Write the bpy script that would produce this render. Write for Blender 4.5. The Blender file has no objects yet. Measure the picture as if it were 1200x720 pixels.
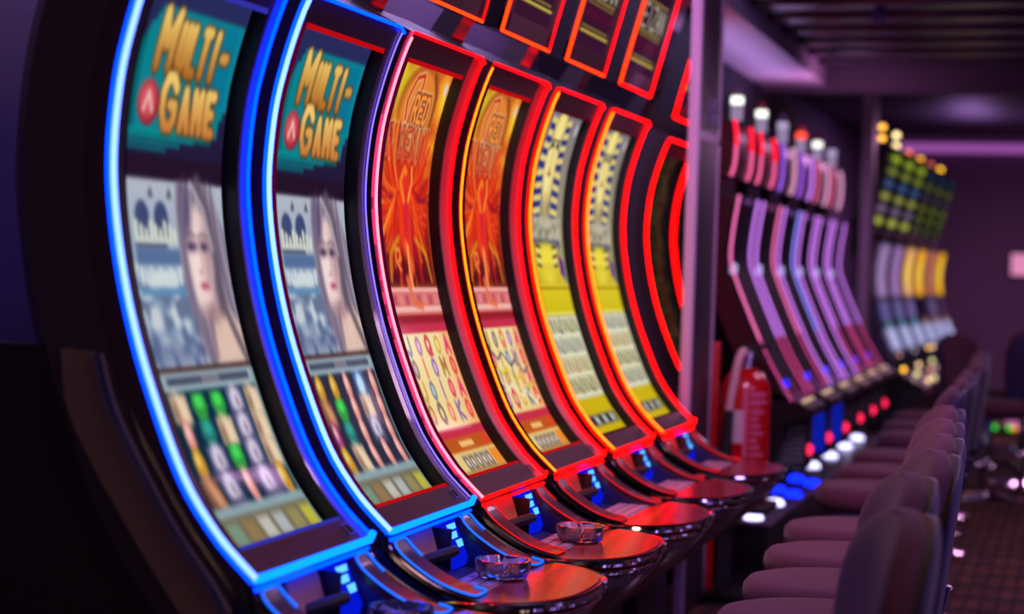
import bpy, math, random
import numpy as np
from mathutils import Vector, Matrix
random.seed(7); rng = np.random.default_rng(7)
sc = bpy.context.scene
COL = sc.collection
PI = math.pi

# ------------------------------------------------------------------ materials
def lin(c):
    c = np.asarray(c, float) / 255.0
    return np.where(c <= 0.04045, c / 12.92, ((c + 0.055) / 1.055) ** 2.4)
MATS = {}
def mat(name, rgb=(20, 20, 20), rough=0.4, metal=0.0, spec=0.5, coat=0.0, sheen=0.0, noise=0.0, nscale=30.0, bump=0.0):
    """procedural surface; rgb is display colour"""
    if name in MATS: return MATS[name]
    m = bpy.data.materials.new(name); m.use_nodes = True
    nt = m.node_tree; b = nt.nodes['Principled BSDF']
    c = tuple(lin(rgb)) + (1,)
    b.inputs['Base Color'].default_value = c
    b.inputs['Roughness'].default_value = rough
    b.inputs['Metallic'].default_value = metal
    b.inputs['Specular IOR Level'].default_value = spec
    b.inputs['Coat Weight'].default_value = coat
    b.inputs['Sheen Weight'].default_value = sheen
    if noise or bump:
        tc = nt.nodes.new('ShaderNodeTexCoord'); n = nt.nodes.new('ShaderNodeTexNoise')
        n.inputs['Scale'].default_value = nscale; n.inputs['Detail'].default_value = 4
        nt.links.new(tc.outputs['Object'], n.inputs['Vector'])
        if noise:
            r = nt.nodes.new('ShaderNodeValToRGB')
            r.color_ramp.elements[0].color = tuple(x * (1 - noise) for x in c[:3]) + (1,)
            r.color_ramp.elements[1].color = tuple(min(1, x * (1 + noise)) for x in c[:3]) + (1,)
            nt.links.new(n.outputs['Fac'], r.inputs['Fac']); nt.links.new(r.outputs['Color'], b.inputs['Base Color'])
        if bump:
            bp = nt.nodes.new('ShaderNodeBump'); bp.inputs['Strength'].default_value = bump; bp.inputs['Distance'].default_value = 0.002
            nt.links.new(n.outputs['Fac'], bp.inputs['Height']); nt.links.new(bp.outputs['Normal'], b.inputs['Normal'])
    MATS[name] = m
    return m
def glow(name, e, k=1.0):
    """lamp surface: e = linear emission colour"""
    if name in MATS: return MATS[name]
    m = bpy.data.materials.new(name); m.use_nodes = True
    nt = m.node_tree; nt.nodes.clear()
    o = nt.nodes.new('ShaderNodeOutputMaterial'); em = nt.nodes.new('ShaderNodeEmission')
    em.inputs['Color'].default_value = tuple(e) + (1,); em.inputs['Strength'].default_value = k
    nt.links.new(em.outputs[0], o.inputs['Surface'])
    MATS[name] = m
    return m
def screen_mat(name='screen_picture', k=1.0):
    if name in MATS: return MATS[name]
    m = bpy.data.materials.new(name); m.use_nodes = True
    nt = m.node_tree; nt.nodes.clear()
    o = nt.nodes.new('ShaderNodeOutputMaterial'); em = nt.nodes.new('ShaderNodeEmission')
    at = nt.nodes.new('ShaderNodeAttribute'); at.attribute_name = 'picture'
    gl = nt.nodes.new('ShaderNodeBsdfGlossy'); gl.inputs['Roughness'].default_value = 0.08; gl.inputs['Color'].default_value = (0.03, 0.03, 0.03, 1)
    ad = nt.nodes.new('ShaderNodeAddShader')
    em.inputs['Strength'].default_value = k
    nt.links.new(at.outputs['Color'], em.inputs['Color']); nt.links.new(em.outputs[0], ad.inputs[0]); nt.links.new(gl.outputs[0], ad.inputs[1])
    nt.links.new(ad.outputs[0], o.inputs['Surface'])
    m.cycles.emission_sampling = 'NONE'
    MATS[name] = m
    return m
def glass_mat():
    m = bpy.data.materials.new('clear_glass'); m.use_nodes = True
    b = m.node_tree.nodes['Principled BSDF']
    b.inputs['Base Color'].default_value = (0.95, 0.96, 0.97, 1); b.inputs['Roughness'].default_value = 0.03
    b.inputs['Transmission Weight'].default_value = .94; b.inputs['IOR'].default_value = 1.48
    MATS['clear_glass'] = m
    return m
def carpet_mat():
    m = bpy.data.materials.new('carpet'); m.use_nodes = True
    nt = m.node_tree; b = nt.nodes['Principled BSDF']; b.inputs['Roughness'].default_value = 0.95
    tc = nt.nodes.new('ShaderNodeTexCoord'); ck = nt.nodes.new('ShaderNodeTexBrick')
    ck.inputs['Color1'].default_value = tuple(lin((120, 74, 52))) + (1,); ck.inputs['Color2'].default_value = tuple(lin((96, 56, 50))) + (1,)
    ck.inputs['Mortar'].default_value = tuple(lin((46, 26, 34))) + (1,)
    ck.inputs['Scale'].default_value = 1.0; ck.inputs['Mortar Size'].default_value = 0.055; ck.inputs['Mortar Smooth'].default_value = 0.4; ck.inputs['Brick Width'].default_value = 0.40; ck.inputs['Row Height'].default_value = 0.34; ck.offset = 0.0
    n = nt.nodes.new('ShaderNodeTexNoise'); n.inputs['Scale'].default_value = 90
    mx = nt.nodes.new('ShaderNodeMixRGB'); mx.blend_type = 'MULTIPLY'; mx.inputs['Fac'].default_value = 0.5
    mp = nt.nodes.new('ShaderNodeMapping'); mp.inputs['Scale'].default_value = (6.0, 1.0, 1.0)
    nt.links.new(tc.outputs['Object'], mp.inputs['Vector']); nt.links.new(mp.outputs['Vector'], ck.inputs['Vector']); nt.links.new(tc.outputs['Object'], n.inputs['Vector'])
    nt.links.new(ck.outputs['Color'], mx.inputs['Color1']); nt.links.new(n.outputs['Color'], mx.inputs['Color2'])
    nt.links.new(mx.outputs['Color'], b.inputs['Base Color'])
    return m

BLACK = mat('black_gloss', (26, 24, 28), 0.28, spec=0.5, noise=0.1)
SATIN = mat('black_satin', (34, 30, 34), 0.5, noise=0.12)
SIDE = mat('cabinet_side', (66, 56, 60), 0.38, coat=.4)
BEZEL = mat('bezel_lacquer', (64, 42, 42), 0.3, coat=0.3, noise=0.08, nscale=8)
ACRY = mat('frosted_acrylic', (205, 200, 205), 0.45, noise=0.03)
RECESS = mat('recess_black', (9, 9, 11), 0.5)
CHROME = mat('chrome', (215, 215, 220), 0.09, metal=1.0)
DARKCHROME = mat('smoked_chrome', (90, 84, 88), 0.16, metal=1.0)
TRAYTOP = mat('tray_lacquer', (128, 10, 30), 0.22, spec=0.42, coat=0.1)  # crimson cast by the red tubes is put into this base colour
BELLY = mat('belly_plastic', (92, 74, 76), 0.28, spec=0.6, noise=0.1)
WING = mat('wing_lacquer', (66, 34, 36), 0.3, coat=0.2)
BLUEBLK = mat('recess_navy', (36, 44, 92), 0.35, noise=0.1)
SMOKE = mat('smoked_window', (206, 150, 100), 0.5, spec=.15, noise=0.08)
BTN = mat('button_pad', (168, 150, 168), 0.3)
GLASS = glass_mat()
VELVET = mat('velvet', (84, 42, 62), 0.9, sheen=0.15, noise=0.12, nscale=60, bump=0.2)
SHELL = mat('chair_shell', (42, 30, 84), 0.5, sheen=0.2, noise=0.1)
REDPAINT = mat('red_paint', (196, 14, 22), 0.25, coat=0.4)
WHITEP = mat('white_print', (225, 205, 210), 0.5)
CREAM = mat('cream_print', (235, 205, 160), 0.5)
PINKP = mat('pink_print', (230, 110, 150), 0.5)
RUBBER = mat('black_rubber', (24, 22, 22), 0.6)
HOSE = mat('hose_rubber', (236, 190, 186), 0.5)
NAVY = mat('navy_paint', (40, 42, 92), 0.5)
GREYP = mat('grey_plastic', (120, 112, 128), 0.5)

# ------------------------------------------------------------------ mesh builder
class MB:
    def __init__(s): s.v = []; s.f = []; s.m = []
    def add(s, vs, fs, mi=0):
        b = len(s.v); s.v += [tuple(map(float, p)) for p in vs]
        s.f += [tuple(b + i for i in f) for f in fs]; s.m += [mi] * len(fs)
    def box(s, lo, hi, mi=0, bev=0.0):
        (x0, y0, z0), (x1, y1, z1) = lo, hi
        if not bev:
            vs = [(x0, y0, z0), (x1, y0, z0), (x1, y1, z0), (x0, y1, z0), (x0, y0, z1), (x1, y0, z1), (x1, y1, z1), (x0, y1, z1)]
            s.add(vs, [(3, 2, 1, 0), (4, 5, 6, 7), (0, 1, 5, 4), (1, 2, 6, 5), (2, 3, 7, 6), (3, 0, 4, 7)], mi); return
        b = min(bev, (x1 - x0) / 2.01, (y1 - y0) / 2.01, (z1 - z0) / 2.01)
        rings = []
        for (ins, z) in ((b, z0), (b * .3, z0 + b * .3), (0, z0 + b), (0, z1 - b), (b * .3, z1 - b * .3), (b, z1)):
            r = []
            for cx, cy, a0 in ((x1, y1, 0), (x0, y1, 90), (x0, y0, 180), (x1, y0, 270)):
                sx = 1 if cx == x1 else -1; sy = 1 if cy == y1 else -1
                for k in range(4):
                    a = math.radians(a0 + 30 * k)
                    r.append((cx - sx * (b + ins * 0) + (b - ins) * math.cos(a) + 0 if True else 0, cy - sy * b + (b - ins) * math.sin(a), z))
            rings.append(r)
        s.loft(rings, True, mi)
    def loft(s, rings, closed=True, mi=0, caps=True):
        n = len(rings[0]); b = []
        for r in rings: b += r
        fs = []
        for i in range(len(rings) - 1):
            for j in range(n if closed else n - 1):
                k = (j + 1) % n
                fs.append((i * n + j, i * n + k, (i + 1) * n + k, (i + 1) * n + j))
        if caps and closed:
            fs.append(tuple(range(n - 1, -1, -1))); fs.append(tuple((len(rings) - 1) * n + j for j in range(n)))
        s.add(b, fs, mi)
    def tube(s, pts, r, n=8, closed=False, mi=0):
        P = [Vector(p) for p in pts]; N = len(P)
        rr = r if hasattr(r, '__len__') else [r] * N
        T = []
        for i in range(N):
            if closed: t = P[(i + 1) % N] - P[i - 1]
            else: t = P[min(i + 1, N - 1)] - P[max(i - 1, 0)]
            T.append(t.normalized())
        u = T[0].orthogonal().normalized(); rings = []
        for i in range(N):
            u = (u - T[i] * u.dot(T[i])).normalized(); w = T[i].cross(u)
            rings.append([tuple(P[i] + (u * math.cos(2 * PI * k / n) + w * math.sin(2 * PI * k / n)) * rr[i]) for k in range(n)])
        if closed: rings.append(rings[0])
        s.loft(rings, True, mi, caps=not closed)
    def lathe(s, prof, c=(0, 0, 0), n=32, mi=0):
        rings = [[(c[0] + r * math.cos(2 * PI * k / n), c[1] + r * math.sin(2 * PI * k / n), c[2] + z) for k in range(n)] for r, z in prof]
        s.loft(rings, True, mi)
    def prism(s, poly, axis, a, b, mi=0):
        """polygon in the plane normal to axis, extruded from a to b"""
        def at(p, t):
            return {'x': (t, p[0], p[1]), 'y': (p[0], t, p[1]), 'z': (p[0], p[1], t)}[axis]
        s.loft([[at(p, a) for p in poly], [at(p, b) for p in poly]], True, mi)
    def build(s, name, mats, parent=None, off=(0, 0, 0), smooth=True, ang=35, M=None):
        me = bpy.data.meshes.new(name)
        v = np.array(s.v, float) - np.array(off, float)
        if M is not None: v = v @ np.array(M.to_3x3()).T
        me.from_pydata(v.tolist(), [], s.f)
        if not isinstance(mats, (list, tuple)): mats = [mats]
        for m in mats: me.materials.append(m)
        if len(mats) > 1: me.polygons.foreach_set('material_index', s.m)
        import bmesh
        bm = bmesh.new(); bm.from_mesh(me); bmesh.ops.recalc_face_normals(bm, faces=bm.faces); bm.to_mesh(me); bm.free()
        if smooth:
            me.polygons.foreach_set('use_smooth', [True] * len(me.polygons)); me.set_sharp_from_angle(angle=math.radians(ang))
        me.update()
        o = bpy.data.objects.new(name, me); COL.objects.link(o)
        if parent: o.parent = parent
        return o
def empty(name, loc, label, cat, group=None):
    o = bpy.data.objects.new(name, None); COL.objects.link(o); o.location = loc; o.empty_display_size = 0.1
    return tag(o, label, cat, group)
def tag(o, label, cat, group=None):
    o['label'] = label; o['category'] = cat
    if group: o['group'] = group
    return o
def struct(o): o['kind'] = 'structure'; return o
def copy_tree(o, parent=None):
    c = o.copy(); COL.objects.link(c)
    if parent: c.parent = parent
    for ch in o.children: copy_tree(ch, c)
    return c

# ------------------------------------------------------------------ camera
F = 2200.0; YAW, PITCH, ROLL = 0.29, 0.0208, 0.032
cy, sy = math.cos(YAW), math.sin(YAW)
fwd = Vector((-sy * math.cos(PITCH), cy * math.cos(PITCH), -math.sin(PITCH)))
right = Vector((cy, sy, 0)); up = right.cross(fwd)
r2 = right * math.cos(ROLL) + up * math.sin(ROLL); u2 = up * math.cos(ROLL) - right * math.sin(ROLL)
cam = bpy.data.cameras.new('camera'); co = bpy.data.objects.new('camera', cam); COL.objects.link(co)
R = Matrix((r2, u2, -fwd)).transposed().to_4x4(); R.translation = Vector((0, 0, 1.39)); co.matrix_world = R
cam.sensor_width = 36; cam.sensor_fit = 'HORIZONTAL'; cam.lens = F / 1200 * 36; cam.clip_end = 100
cam.dof.use_dof = True; cam.dof.focus_distance = 4.75; cam.dof.aperture_fstop = 1.8; cam.dof.aperture_blades = 0
sc.camera = co

# ------------------------------------------------------------------ curved face profile (x, z) shared by the front bank
PR = np.array([(-1.420, .800), (-1.462, .838), (-1.503, .880), (-1.566, .968), (-1.625, 1.095), (-1.680, 1.245), (-1.718, 1.40), (-1.737, 1.56), (-1.727, 1.72), (-1.700, 1.84), (-1.667, 1.94), (-1.645, 1.988)])
def catmull(P, n):
    P = np.asarray(P, float); Q = np.vstack([2 * P[0] - P[1], P, 2 * P[-1] - P[-2]]); out = []
    for i in range(1, len(Q) - 2):
        for t in np.linspace(0, 1, 24, endpoint=False):
            a, b, c, d = Q[i - 1], Q[i], Q[i + 1], Q[i + 2]
            out.append(.5 * (2 * b + (c - a) * t + (2 * a - 5 * b + 4 * c - d) * t * t + (3 * b - a - 3 * c + d) * t ** 3))
    out.append(P[-1]); out = np.array(out)
    L = np.r_[0, np.cumsum(np.linalg.norm(np.diff(out, axis=0), axis=1))]
    s = np.linspace(0, L[-1], n)
    return np.stack([np.interp(s, L, out[:, k]) for k in range(out.shape[1])], 1)
PF = catmull(PR, 121)
dP = np.gradient(PF, axis=0); dP /= np.linalg.norm(dP, axis=1)[:, None]
NF = np.stack([dP[:, 1], -dP[:, 0]], 1)
def face(z, off=0.0):
    """point of the face profile at height z, pushed off along its normal (towards the player)"""
    x = np.interp(z, PF[:, 1], PF[:, 0]); nx = np.interp(z, PF[:, 1], NF[:, 0]); nz = np.interp(z, PF[:, 1], NF[:, 1])
    return x + nx * off, z + nz * off
ZB, ZT = .800, 1.988

# ------------------------------------------------------------------ painted screen pictures (a colour per vertex)
GL = {'A': [[(0, 1), (.5, 0), (1, 1)], [(.2, .62), (.8, .62)]], 'D': [[(0, 0), (0, 1), (.6, 1), (1, .7), (1, .3), (.6, 0), (0, 0)]],
      'E': [[(1, 0), (0, 0), (0, 1), (1, 1)], [(0, .5), (.8, .5)]], 'G': [[(1, .2), (.7, 0), (.25, 0), (0, .3), (0, .7), (.25, 1), (.75, 1), (1, .8), (1, .55), (.6, .55)]],
      'H': [[(0, 0), (0, 1)], [(1, 0), (1, 1)], [(0, .5), (1, .5)]], 'I': [[(.5, 0), (.5, 1)]], 'L': [[(0, 0), (0, 1), (1, 1)]],
      'M': [[(0, 1), (0, 0), (.5, .6), (1, 0), (1, 1)]], 'N': [[(0, 1), (0, 0), (1, 1), (1, 0)]], 'O': [[(.3, 0), (.7, 0), (1, .3), (1, .7), (.7, 1), (.3, 1), (0, .7), (0, .3), (.3, 0)]],
      'P': [[(0, 1), (0, 0), (.8, 0), (1, .25), (.8, .5), (0, .5)]], 'R': [[(0, 1), (0, 0), (.8, 0), (1, .25), (.8, .5), (0, .5)], [(.5, .5), (1, 1)]],
      'T': [[(0, 0), (1, 0)], [(.5, 0), (.5, 1)]], 'U': [[(0, 0), (0, .75), (.3, 1), (.7, 1), (1, .75), (1, 0)]], 'X': [[(0, 0), (1, 1)], [(1, 0), (0, 1)]],
      'Z': [[(0, 0), (1, 0), (0, 1), (1, 1)]], '-': [[(.1, .5), (.9, .5)]], 'J': [[(.8, 0), (.8, .8), (.5, 1), (.1, .8)]], 'K': [[(0, 0), (0, 1)], [(1, 0), (0, .5), (1, 1)]], 'Q': [[(.3, 0), (.7, 0), (1, .3), (1, .7), (.7, 1), (.3, 1), (0, .7), (0, .3), (.3, 0)], [(.6, .7), (1, 1)]]}
class Cv:
    def __init__(s, w, h, W, H, bg):
        s.w, s.h = w, h
        s.X, s.Y = np.meshgrid((np.arange(W) + .5) / W * w, (np.arange(H) + .5) / H * h)
        s.px = h / H
        s.c = np.zeros((H, W, 3)) + np.array(bg, float)
    def blend(s, m, col, a=1.0):
        m = np.clip(m * a, 0, 1)[..., None]
        s.c = s.c * (1 - m) + np.asarray(col, float) * m
    def aa(s, d, soft=0): return np.clip(.5 - d / (s.px + soft), 0, 1)
    def rect(s, x0, y0, x1, y1, col, a=1, soft=0):
        d = np.maximum(np.maximum(x0 - s.X, s.X - x1), np.maximum(y0 - s.Y, s.Y - y1)); s.blend(s.aa(d, soft), col, a)
    def ell(s, cx, cy, rx, ry, col, a=1, soft=0, rot=0):
        c, q = math.cos(rot), math.sin(rot); dx, dy = s.X - cx, s.Y - cy
        e = np.sqrt(((dx * c + dy * q) / rx) ** 2 + ((-dx * q + dy * c) / ry) ** 2); s.blend(s.aa((e - 1) * min(rx, ry), soft), col, a)
    def line(s, pts, wd, col, a=1, soft=0):
        D = None
        for (x0, y0), (x1, y1) in zip(pts[:-1], pts[1:]):
            dx, dy = x1 - x0, y1 - y0; L = dx * dx + dy * dy + 1e-12
            t = np.clip(((s.X - x0) * dx + (s.Y - y0) * dy) / L, 0, 1)
            d = np.hypot(s.X - x0 - t * dx, s.Y - y0 - t * dy); D = d if D is None else np.minimum(D, d)
        s.blend(s.aa(D - wd / 2, soft), col, a)
    def poly(s, pts, col, a=1, soft=0):
        ins = np.zeros_like(s.X, bool); D = np.full_like(s.X, 9.)
        for (x0, y0), (x1, y1) in zip(pts, pts[1:] + pts[:1]):
            if y0 != y1:
                cr = ((y0 > s.Y) != (y1 > s.Y)) & (s.X < (x1 - x0) * (s.Y - y0) / (y1 - y0) + x0); ins ^= cr
            dx, dy = x1 - x0, y1 - y0; L = dx * dx + dy * dy + 1e-12
            t = np.clip(((s.X - x0) * dx + (s.Y - y0) * dy) / L, 0, 1); D = np.minimum(D, np.hypot(s.X - x0 - t * dx, s.Y - y0 - t * dy))
        s.blend(s.aa(np.where(ins, -D, D), soft), col, a)
    def grad(s, y0, y1, c0, c1):
        t = np.clip((s.Y - y0) / (y1 - y0), 0, 1)[..., None]; return np.asarray(c0, float) * (1 - t) + np.asarray(c1, float) * t
    def text(s, t, x0, y0, x1, y1, wd, col, gap=.25):
        n = len(t); cw = (x1 - x0) / (n + gap * (n - 1))
        for i, ch in enumerate(t):
            ox = x0 + i * cw * (1 + gap)
            for st in GL.get(ch, []): s.line([(ox + p[0] * cw, y0 + p[1] * (y1 - y0)) for p in st], wd, col)
    def soften(s, sig):
        r = int(3 * sig) + 1; k = np.exp(-.5 * (np.arange(-r, r + 1) / sig) ** 2); k /= k.sum()
        p = np.pad(s.c, ((r, r), (r, r), (0, 0)), 'edge'); H, W, _ = s.c.shape
        p = sum(k[i] * p[i:i + H] for i in range(2 * r + 1)); s.c = sum(k[i] * p[:, i:i + W] for i in range(2 * r + 1)); return s.c
    def noise(s, amp, n=12, seed=1):
        g = np.random.default_rng(seed); H, W = s.X.shape
        a = g.normal(size=(n * 3, n)); yi = s.Y / s.h * (n * 3 - 1.001); xi = s.X / s.w * (n - 1.001)
        y0 = yi.astype(int); x0 = xi.astype(int); fy = yi - y0; fx = xi - x0
        return amp * (a[y0, x0] * (1 - fy) * (1 - fx) + a[y0 + 1, x0] * fy * (1 - fx) + a[y0, x0 + 1] * (1 - fy) * fx + a[y0 + 1, x0 + 1] * fy * fx)

ZA, ZZ = 1.925, .848          # top and bottom of the picture
AW, AH = .42, 1.077
def yv(z): return ZA - z
def reels(c, top, bot, cols, rows, seed):
    cw = AW / 5; rh = (bot - top) / 4
    for r in range(4):
        for k in range(5):
            cx = (k + .5) * cw; cyy = top + (r + .5) * rh; t = rows[r][k]
            if t in 'gt':
                col = (70, 215, 90) if t == 'g' else (50, 160, 150)
                c.poly([(cx - .026, cyy - .026), (cx + .026, cyy - .026), (cx + .032, cyy), (cx + .012, cyy + .034), (cx - .012, cyy + .034), (cx - .032, cyy)], tuple(x * .7 for x in col))
                c.ell(cx, cyy - .01, .018, .014, col)
            elif t == 'l':
                c.rect(cx - .037, cyy - .028, cx + .037, cyy + .028, (104, 96, 138), soft=.004); c.ell(cx, cyy - .004, .024, .028, (214, 206, 226), soft=.012); c.ell(cx + .004, cyy, .008, .012, (150, 130, 150), soft=.006); c.line([(cx - .03, cyy + .022), (cx + .03, cyy + .018)], .008, (70, 66, 100))
            elif t in 'sb':
                c.rect(cx - .035, cyy - .027, cx + .035, cyy + .027, (200, 176, 150) if t == 's' else (110, 62, 44), soft=.006); c.ell(cx + .004, cyy, .020, .034, (232, 206, 174) if t == 's' else (206, 146, 112), soft=.014, rot=-.5); c.ell(cx - .018, cyy + .006, .010, .026, (128, 90, 70), .8, .012)
            elif t == 'o':
                c.ell(cx, cyy, .022, .032, (196, 140, 40)); c.ell(cx - .004, cyy - .008, .01, .014, (240, 206, 110), soft=.008)
            elif t in 'pm':
                c.ell(cx, cyy, .018, .034, (224, 140, 130) if t == 'p' else (170, 50, 120)); c.ell(cx - .004, cyy - .008, .008, .016, (250, 206, 196), soft=.008)
            elif t == 'w':
                c.rect(cx - .036, cyy - .032, cx + .036, cyy + .032, (60, 96, 150)); c.ell(cx, cyy, .022, .028, (190, 220, 240), soft=.01)
def multi(rows, reelbg):
    c = Cv(AW, AH, 140, 360, (18, 26, 62))
    c.rect(0, 0, AW, .38, c.grad(0, .38, (40, 44, 92), (34, 22, 50)))
    t = (10, 128, 140)
    for i in range(5):
        c.rect(.0 + .012 * i, .115 - .016 * i, .36 + .014 * i, .30 - .018 * i + .06 * 0, tuple(x * (.72 + .08 * i) for x in t))
    c.rect(.02, .085, .385, .285, t); c.rect(.26, .06, .40, .22, (10, 108, 150), .6)
    for i in range(4): c.rect(.0, .285 + .011 * i, .34 - .06 * i, .292 + .011 * i, (12, 150 - 12 * i, 152 - 10 * i))
    gold = c.grad(.07, .18, (236, 196, 104), (168, 98, 34)); gold2 = c.grad(.19, .30, (240, 200, 110), (186, 104, 44))
    def word(t, x0, y0, x1, y1, g):
        for wd, col in ((.034, (84, 50, 26)), (.0245, g)):
            c.text(t[0], x0, y0 - .02, x0 + .052, y1, wd, col); c.text(t[1:], x0 + .082, y0, x1, y1, wd, col, .95)
    word('MULTI-', .075, .080, .372, .165, gold); word('GAME', .130, .200, .355, .275, gold2)
    c.ell(.07, .235, .044, .044, (150, 26, 46)); c.ell(.066, .23, .036, .036, (206, 84, 92), soft=.02); c.line([(.052, .25), (.07, .215), (.088, .25)], .010, (240, 190, 186))
    c.rect(0, .335, AW, .378, (36, 18, 40))
    # castle wall, sky and the portrait
    a, b = yv(1.545), yv(1.183)
    c.rect(0, a, AW, b, c.grad(a, b, (176, 182, 196), (120, 146, 180)))
    nz = c.noise(1.6, 20, 5); c.blend(((c.Y > a + .16) & (c.Y < b)) * np.clip(nz, 0, 1) * .7, (222, 222, 218)); c.blend(((c.Y > a + .2) & (c.Y < b)) * np.clip(-nz, 0, 1) * .7, (86, 96, 126))
    for cx in (.055, .135):
        c.ell(cx, a + .075, .03, .034, (62, 72, 112)); c.rect(cx - .03, a + .075, cx + .03, a + .11, (62, 72, 112))
        c.poly([(cx + .04, a + .012), (cx + .052, a + .034), (cx + .028, a + .034)], (84, 74, 92))
    for i in range(9): c.rect(.02 + i * .02, a + .078 + .008 * (i % 3), .034 + i * .02, a + .125, (216, 220, 200))
    c.rect(.015, a + .135, .20, a + .165, (84, 110, 152)); c.rect(.015, a + .125, .15, a + .132, (50, 58, 88))
    for i in range(9): c.rect(.02 + i * .02, a + .17 + .006 * (i % 2), .034 + i * .02, a + .205, (206, 218, 220))
    c.rect(.01, a + .21, .22, a + .225, (96, 140, 180)); c.rect(0, b - .05, .22, b, (84, 96, 140), .6, .03)
    c.poly([(.205, a), (.36, a), (.42, a + .10), (.42, b), (.235, b), (.20, a + .2)], (134, 122, 142), soft=.012)
    for i in range(12): c.line([(.225 + .014 * i, a), (.215 + .02 * i, b)], .006, (176, 166, 182) if i % 2 else (92, 80, 100), .7, .004)
    c.poly([(.275, b), (.30, a + .27), (.335, a + .225), (.36, a + .22), (.42, b - .07), (.42, b)], (220, 188, 172), soft=.012)
    c.line([(.352, a + .2), (.375, a + .27), (.415, b)], .024, (86, 74, 90), .85, .014); c.line([(.275, b - .02), (.285, a + .27)], .016, (140, 110, 124), .7, .012)
    c.ell(.288, a + .155, .060, .110, (224, 192, 192), soft=.014, rot=.10); c.ell(.268, a + .15, .03, .085, (242, 220, 214), .9, .03)
    c.ell(.328, a + .15, .018, .09, (170, 136, 146), .8, .03, rot=.1)
    c.ell(.24, a + .06, .026, .055, (84, 70, 106), .9, .025); c.line([(.232, a + .03), (.222, a + .12), (.232, a + .26), (.25, b)], .018, (120, 106, 130), .95, .016)
    c.line([(.30, a), (.345, a + .06), (.366, a + .16), (.352, a + .25)], .034, (96, 84, 102), .95, .02); c.line([(.27, a), (.325, a + .05), (.352, a + .13)], .012, (190, 180, 192), .8, .01)
    for ex, w_ in ((.256, .023), (.310, .019)):
        c.ell(ex, a + .125, w_ + .006, .014, (140, 108, 130), .8, .014); c.ell(ex + .001, a + .127, w_ * .8, .006, (50, 42, 70), .95, .006); c.line([(ex - w_, a + .106), (ex, a + .100), (ex + w_, a + .105)], .005, (104, 84, 98), .9, .006)
    c.line([(.292, a + .125), (.296, a + .165), (.290, a + .178)], .009, (204, 166, 168), .9, .008); c.ell(.283, a + .179, .008, .004, (180, 130, 136), .8, .006)
    c.ell(.291, a + .207, .018, .0085, (196, 84, 112), .95, .006); c.line([(.275, a + .206), (.307, a + .206)], .003, (130, 50, 76), .9, .003); c.ell(.294, a + .226, .024, .012, (238, 210, 204), .6, .012)
    c.ell(.30, a + .262, .04, .018, (150, 112, 122), .7, .02)
    c.rect(0, b, AW, b + .012, (70, 40, 34))
    # reels
    t0 = yv(1.174)
    c.rect(0, t0, AW, AH, reelbg); c.rect(0, t0, AW, t0 + .036, (150, 170, 182)); c.rect(.02, t0 + .010, AW - .03, t0 + .024, (66, 70, 92)); c.rect(.17, t0 + .012, .25, t0 + .022, (130, 120, 130))
    reels(c, t0 + .042, yv(.925), 5, rows, 1)
    c.rect(0, yv(.925), AW, yv(.908), (140, 164, 172)); c.rect(0, yv(.908), AW, AH, (112, 104, 84))
    for i in range(6): c.rect(.01 + i * .07, yv(.898), .062 + i * .07, AH - .012, [(120, 150, 130), (150, 120, 80), (200, 196, 190), (180, 186, 190), (150, 140, 90), (196, 190, 60)][i], .9, .008)
    c.rect(AW - .012, t0, AW, AH, (110, 140, 140), .7)
    return c.soften(1.3)
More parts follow.
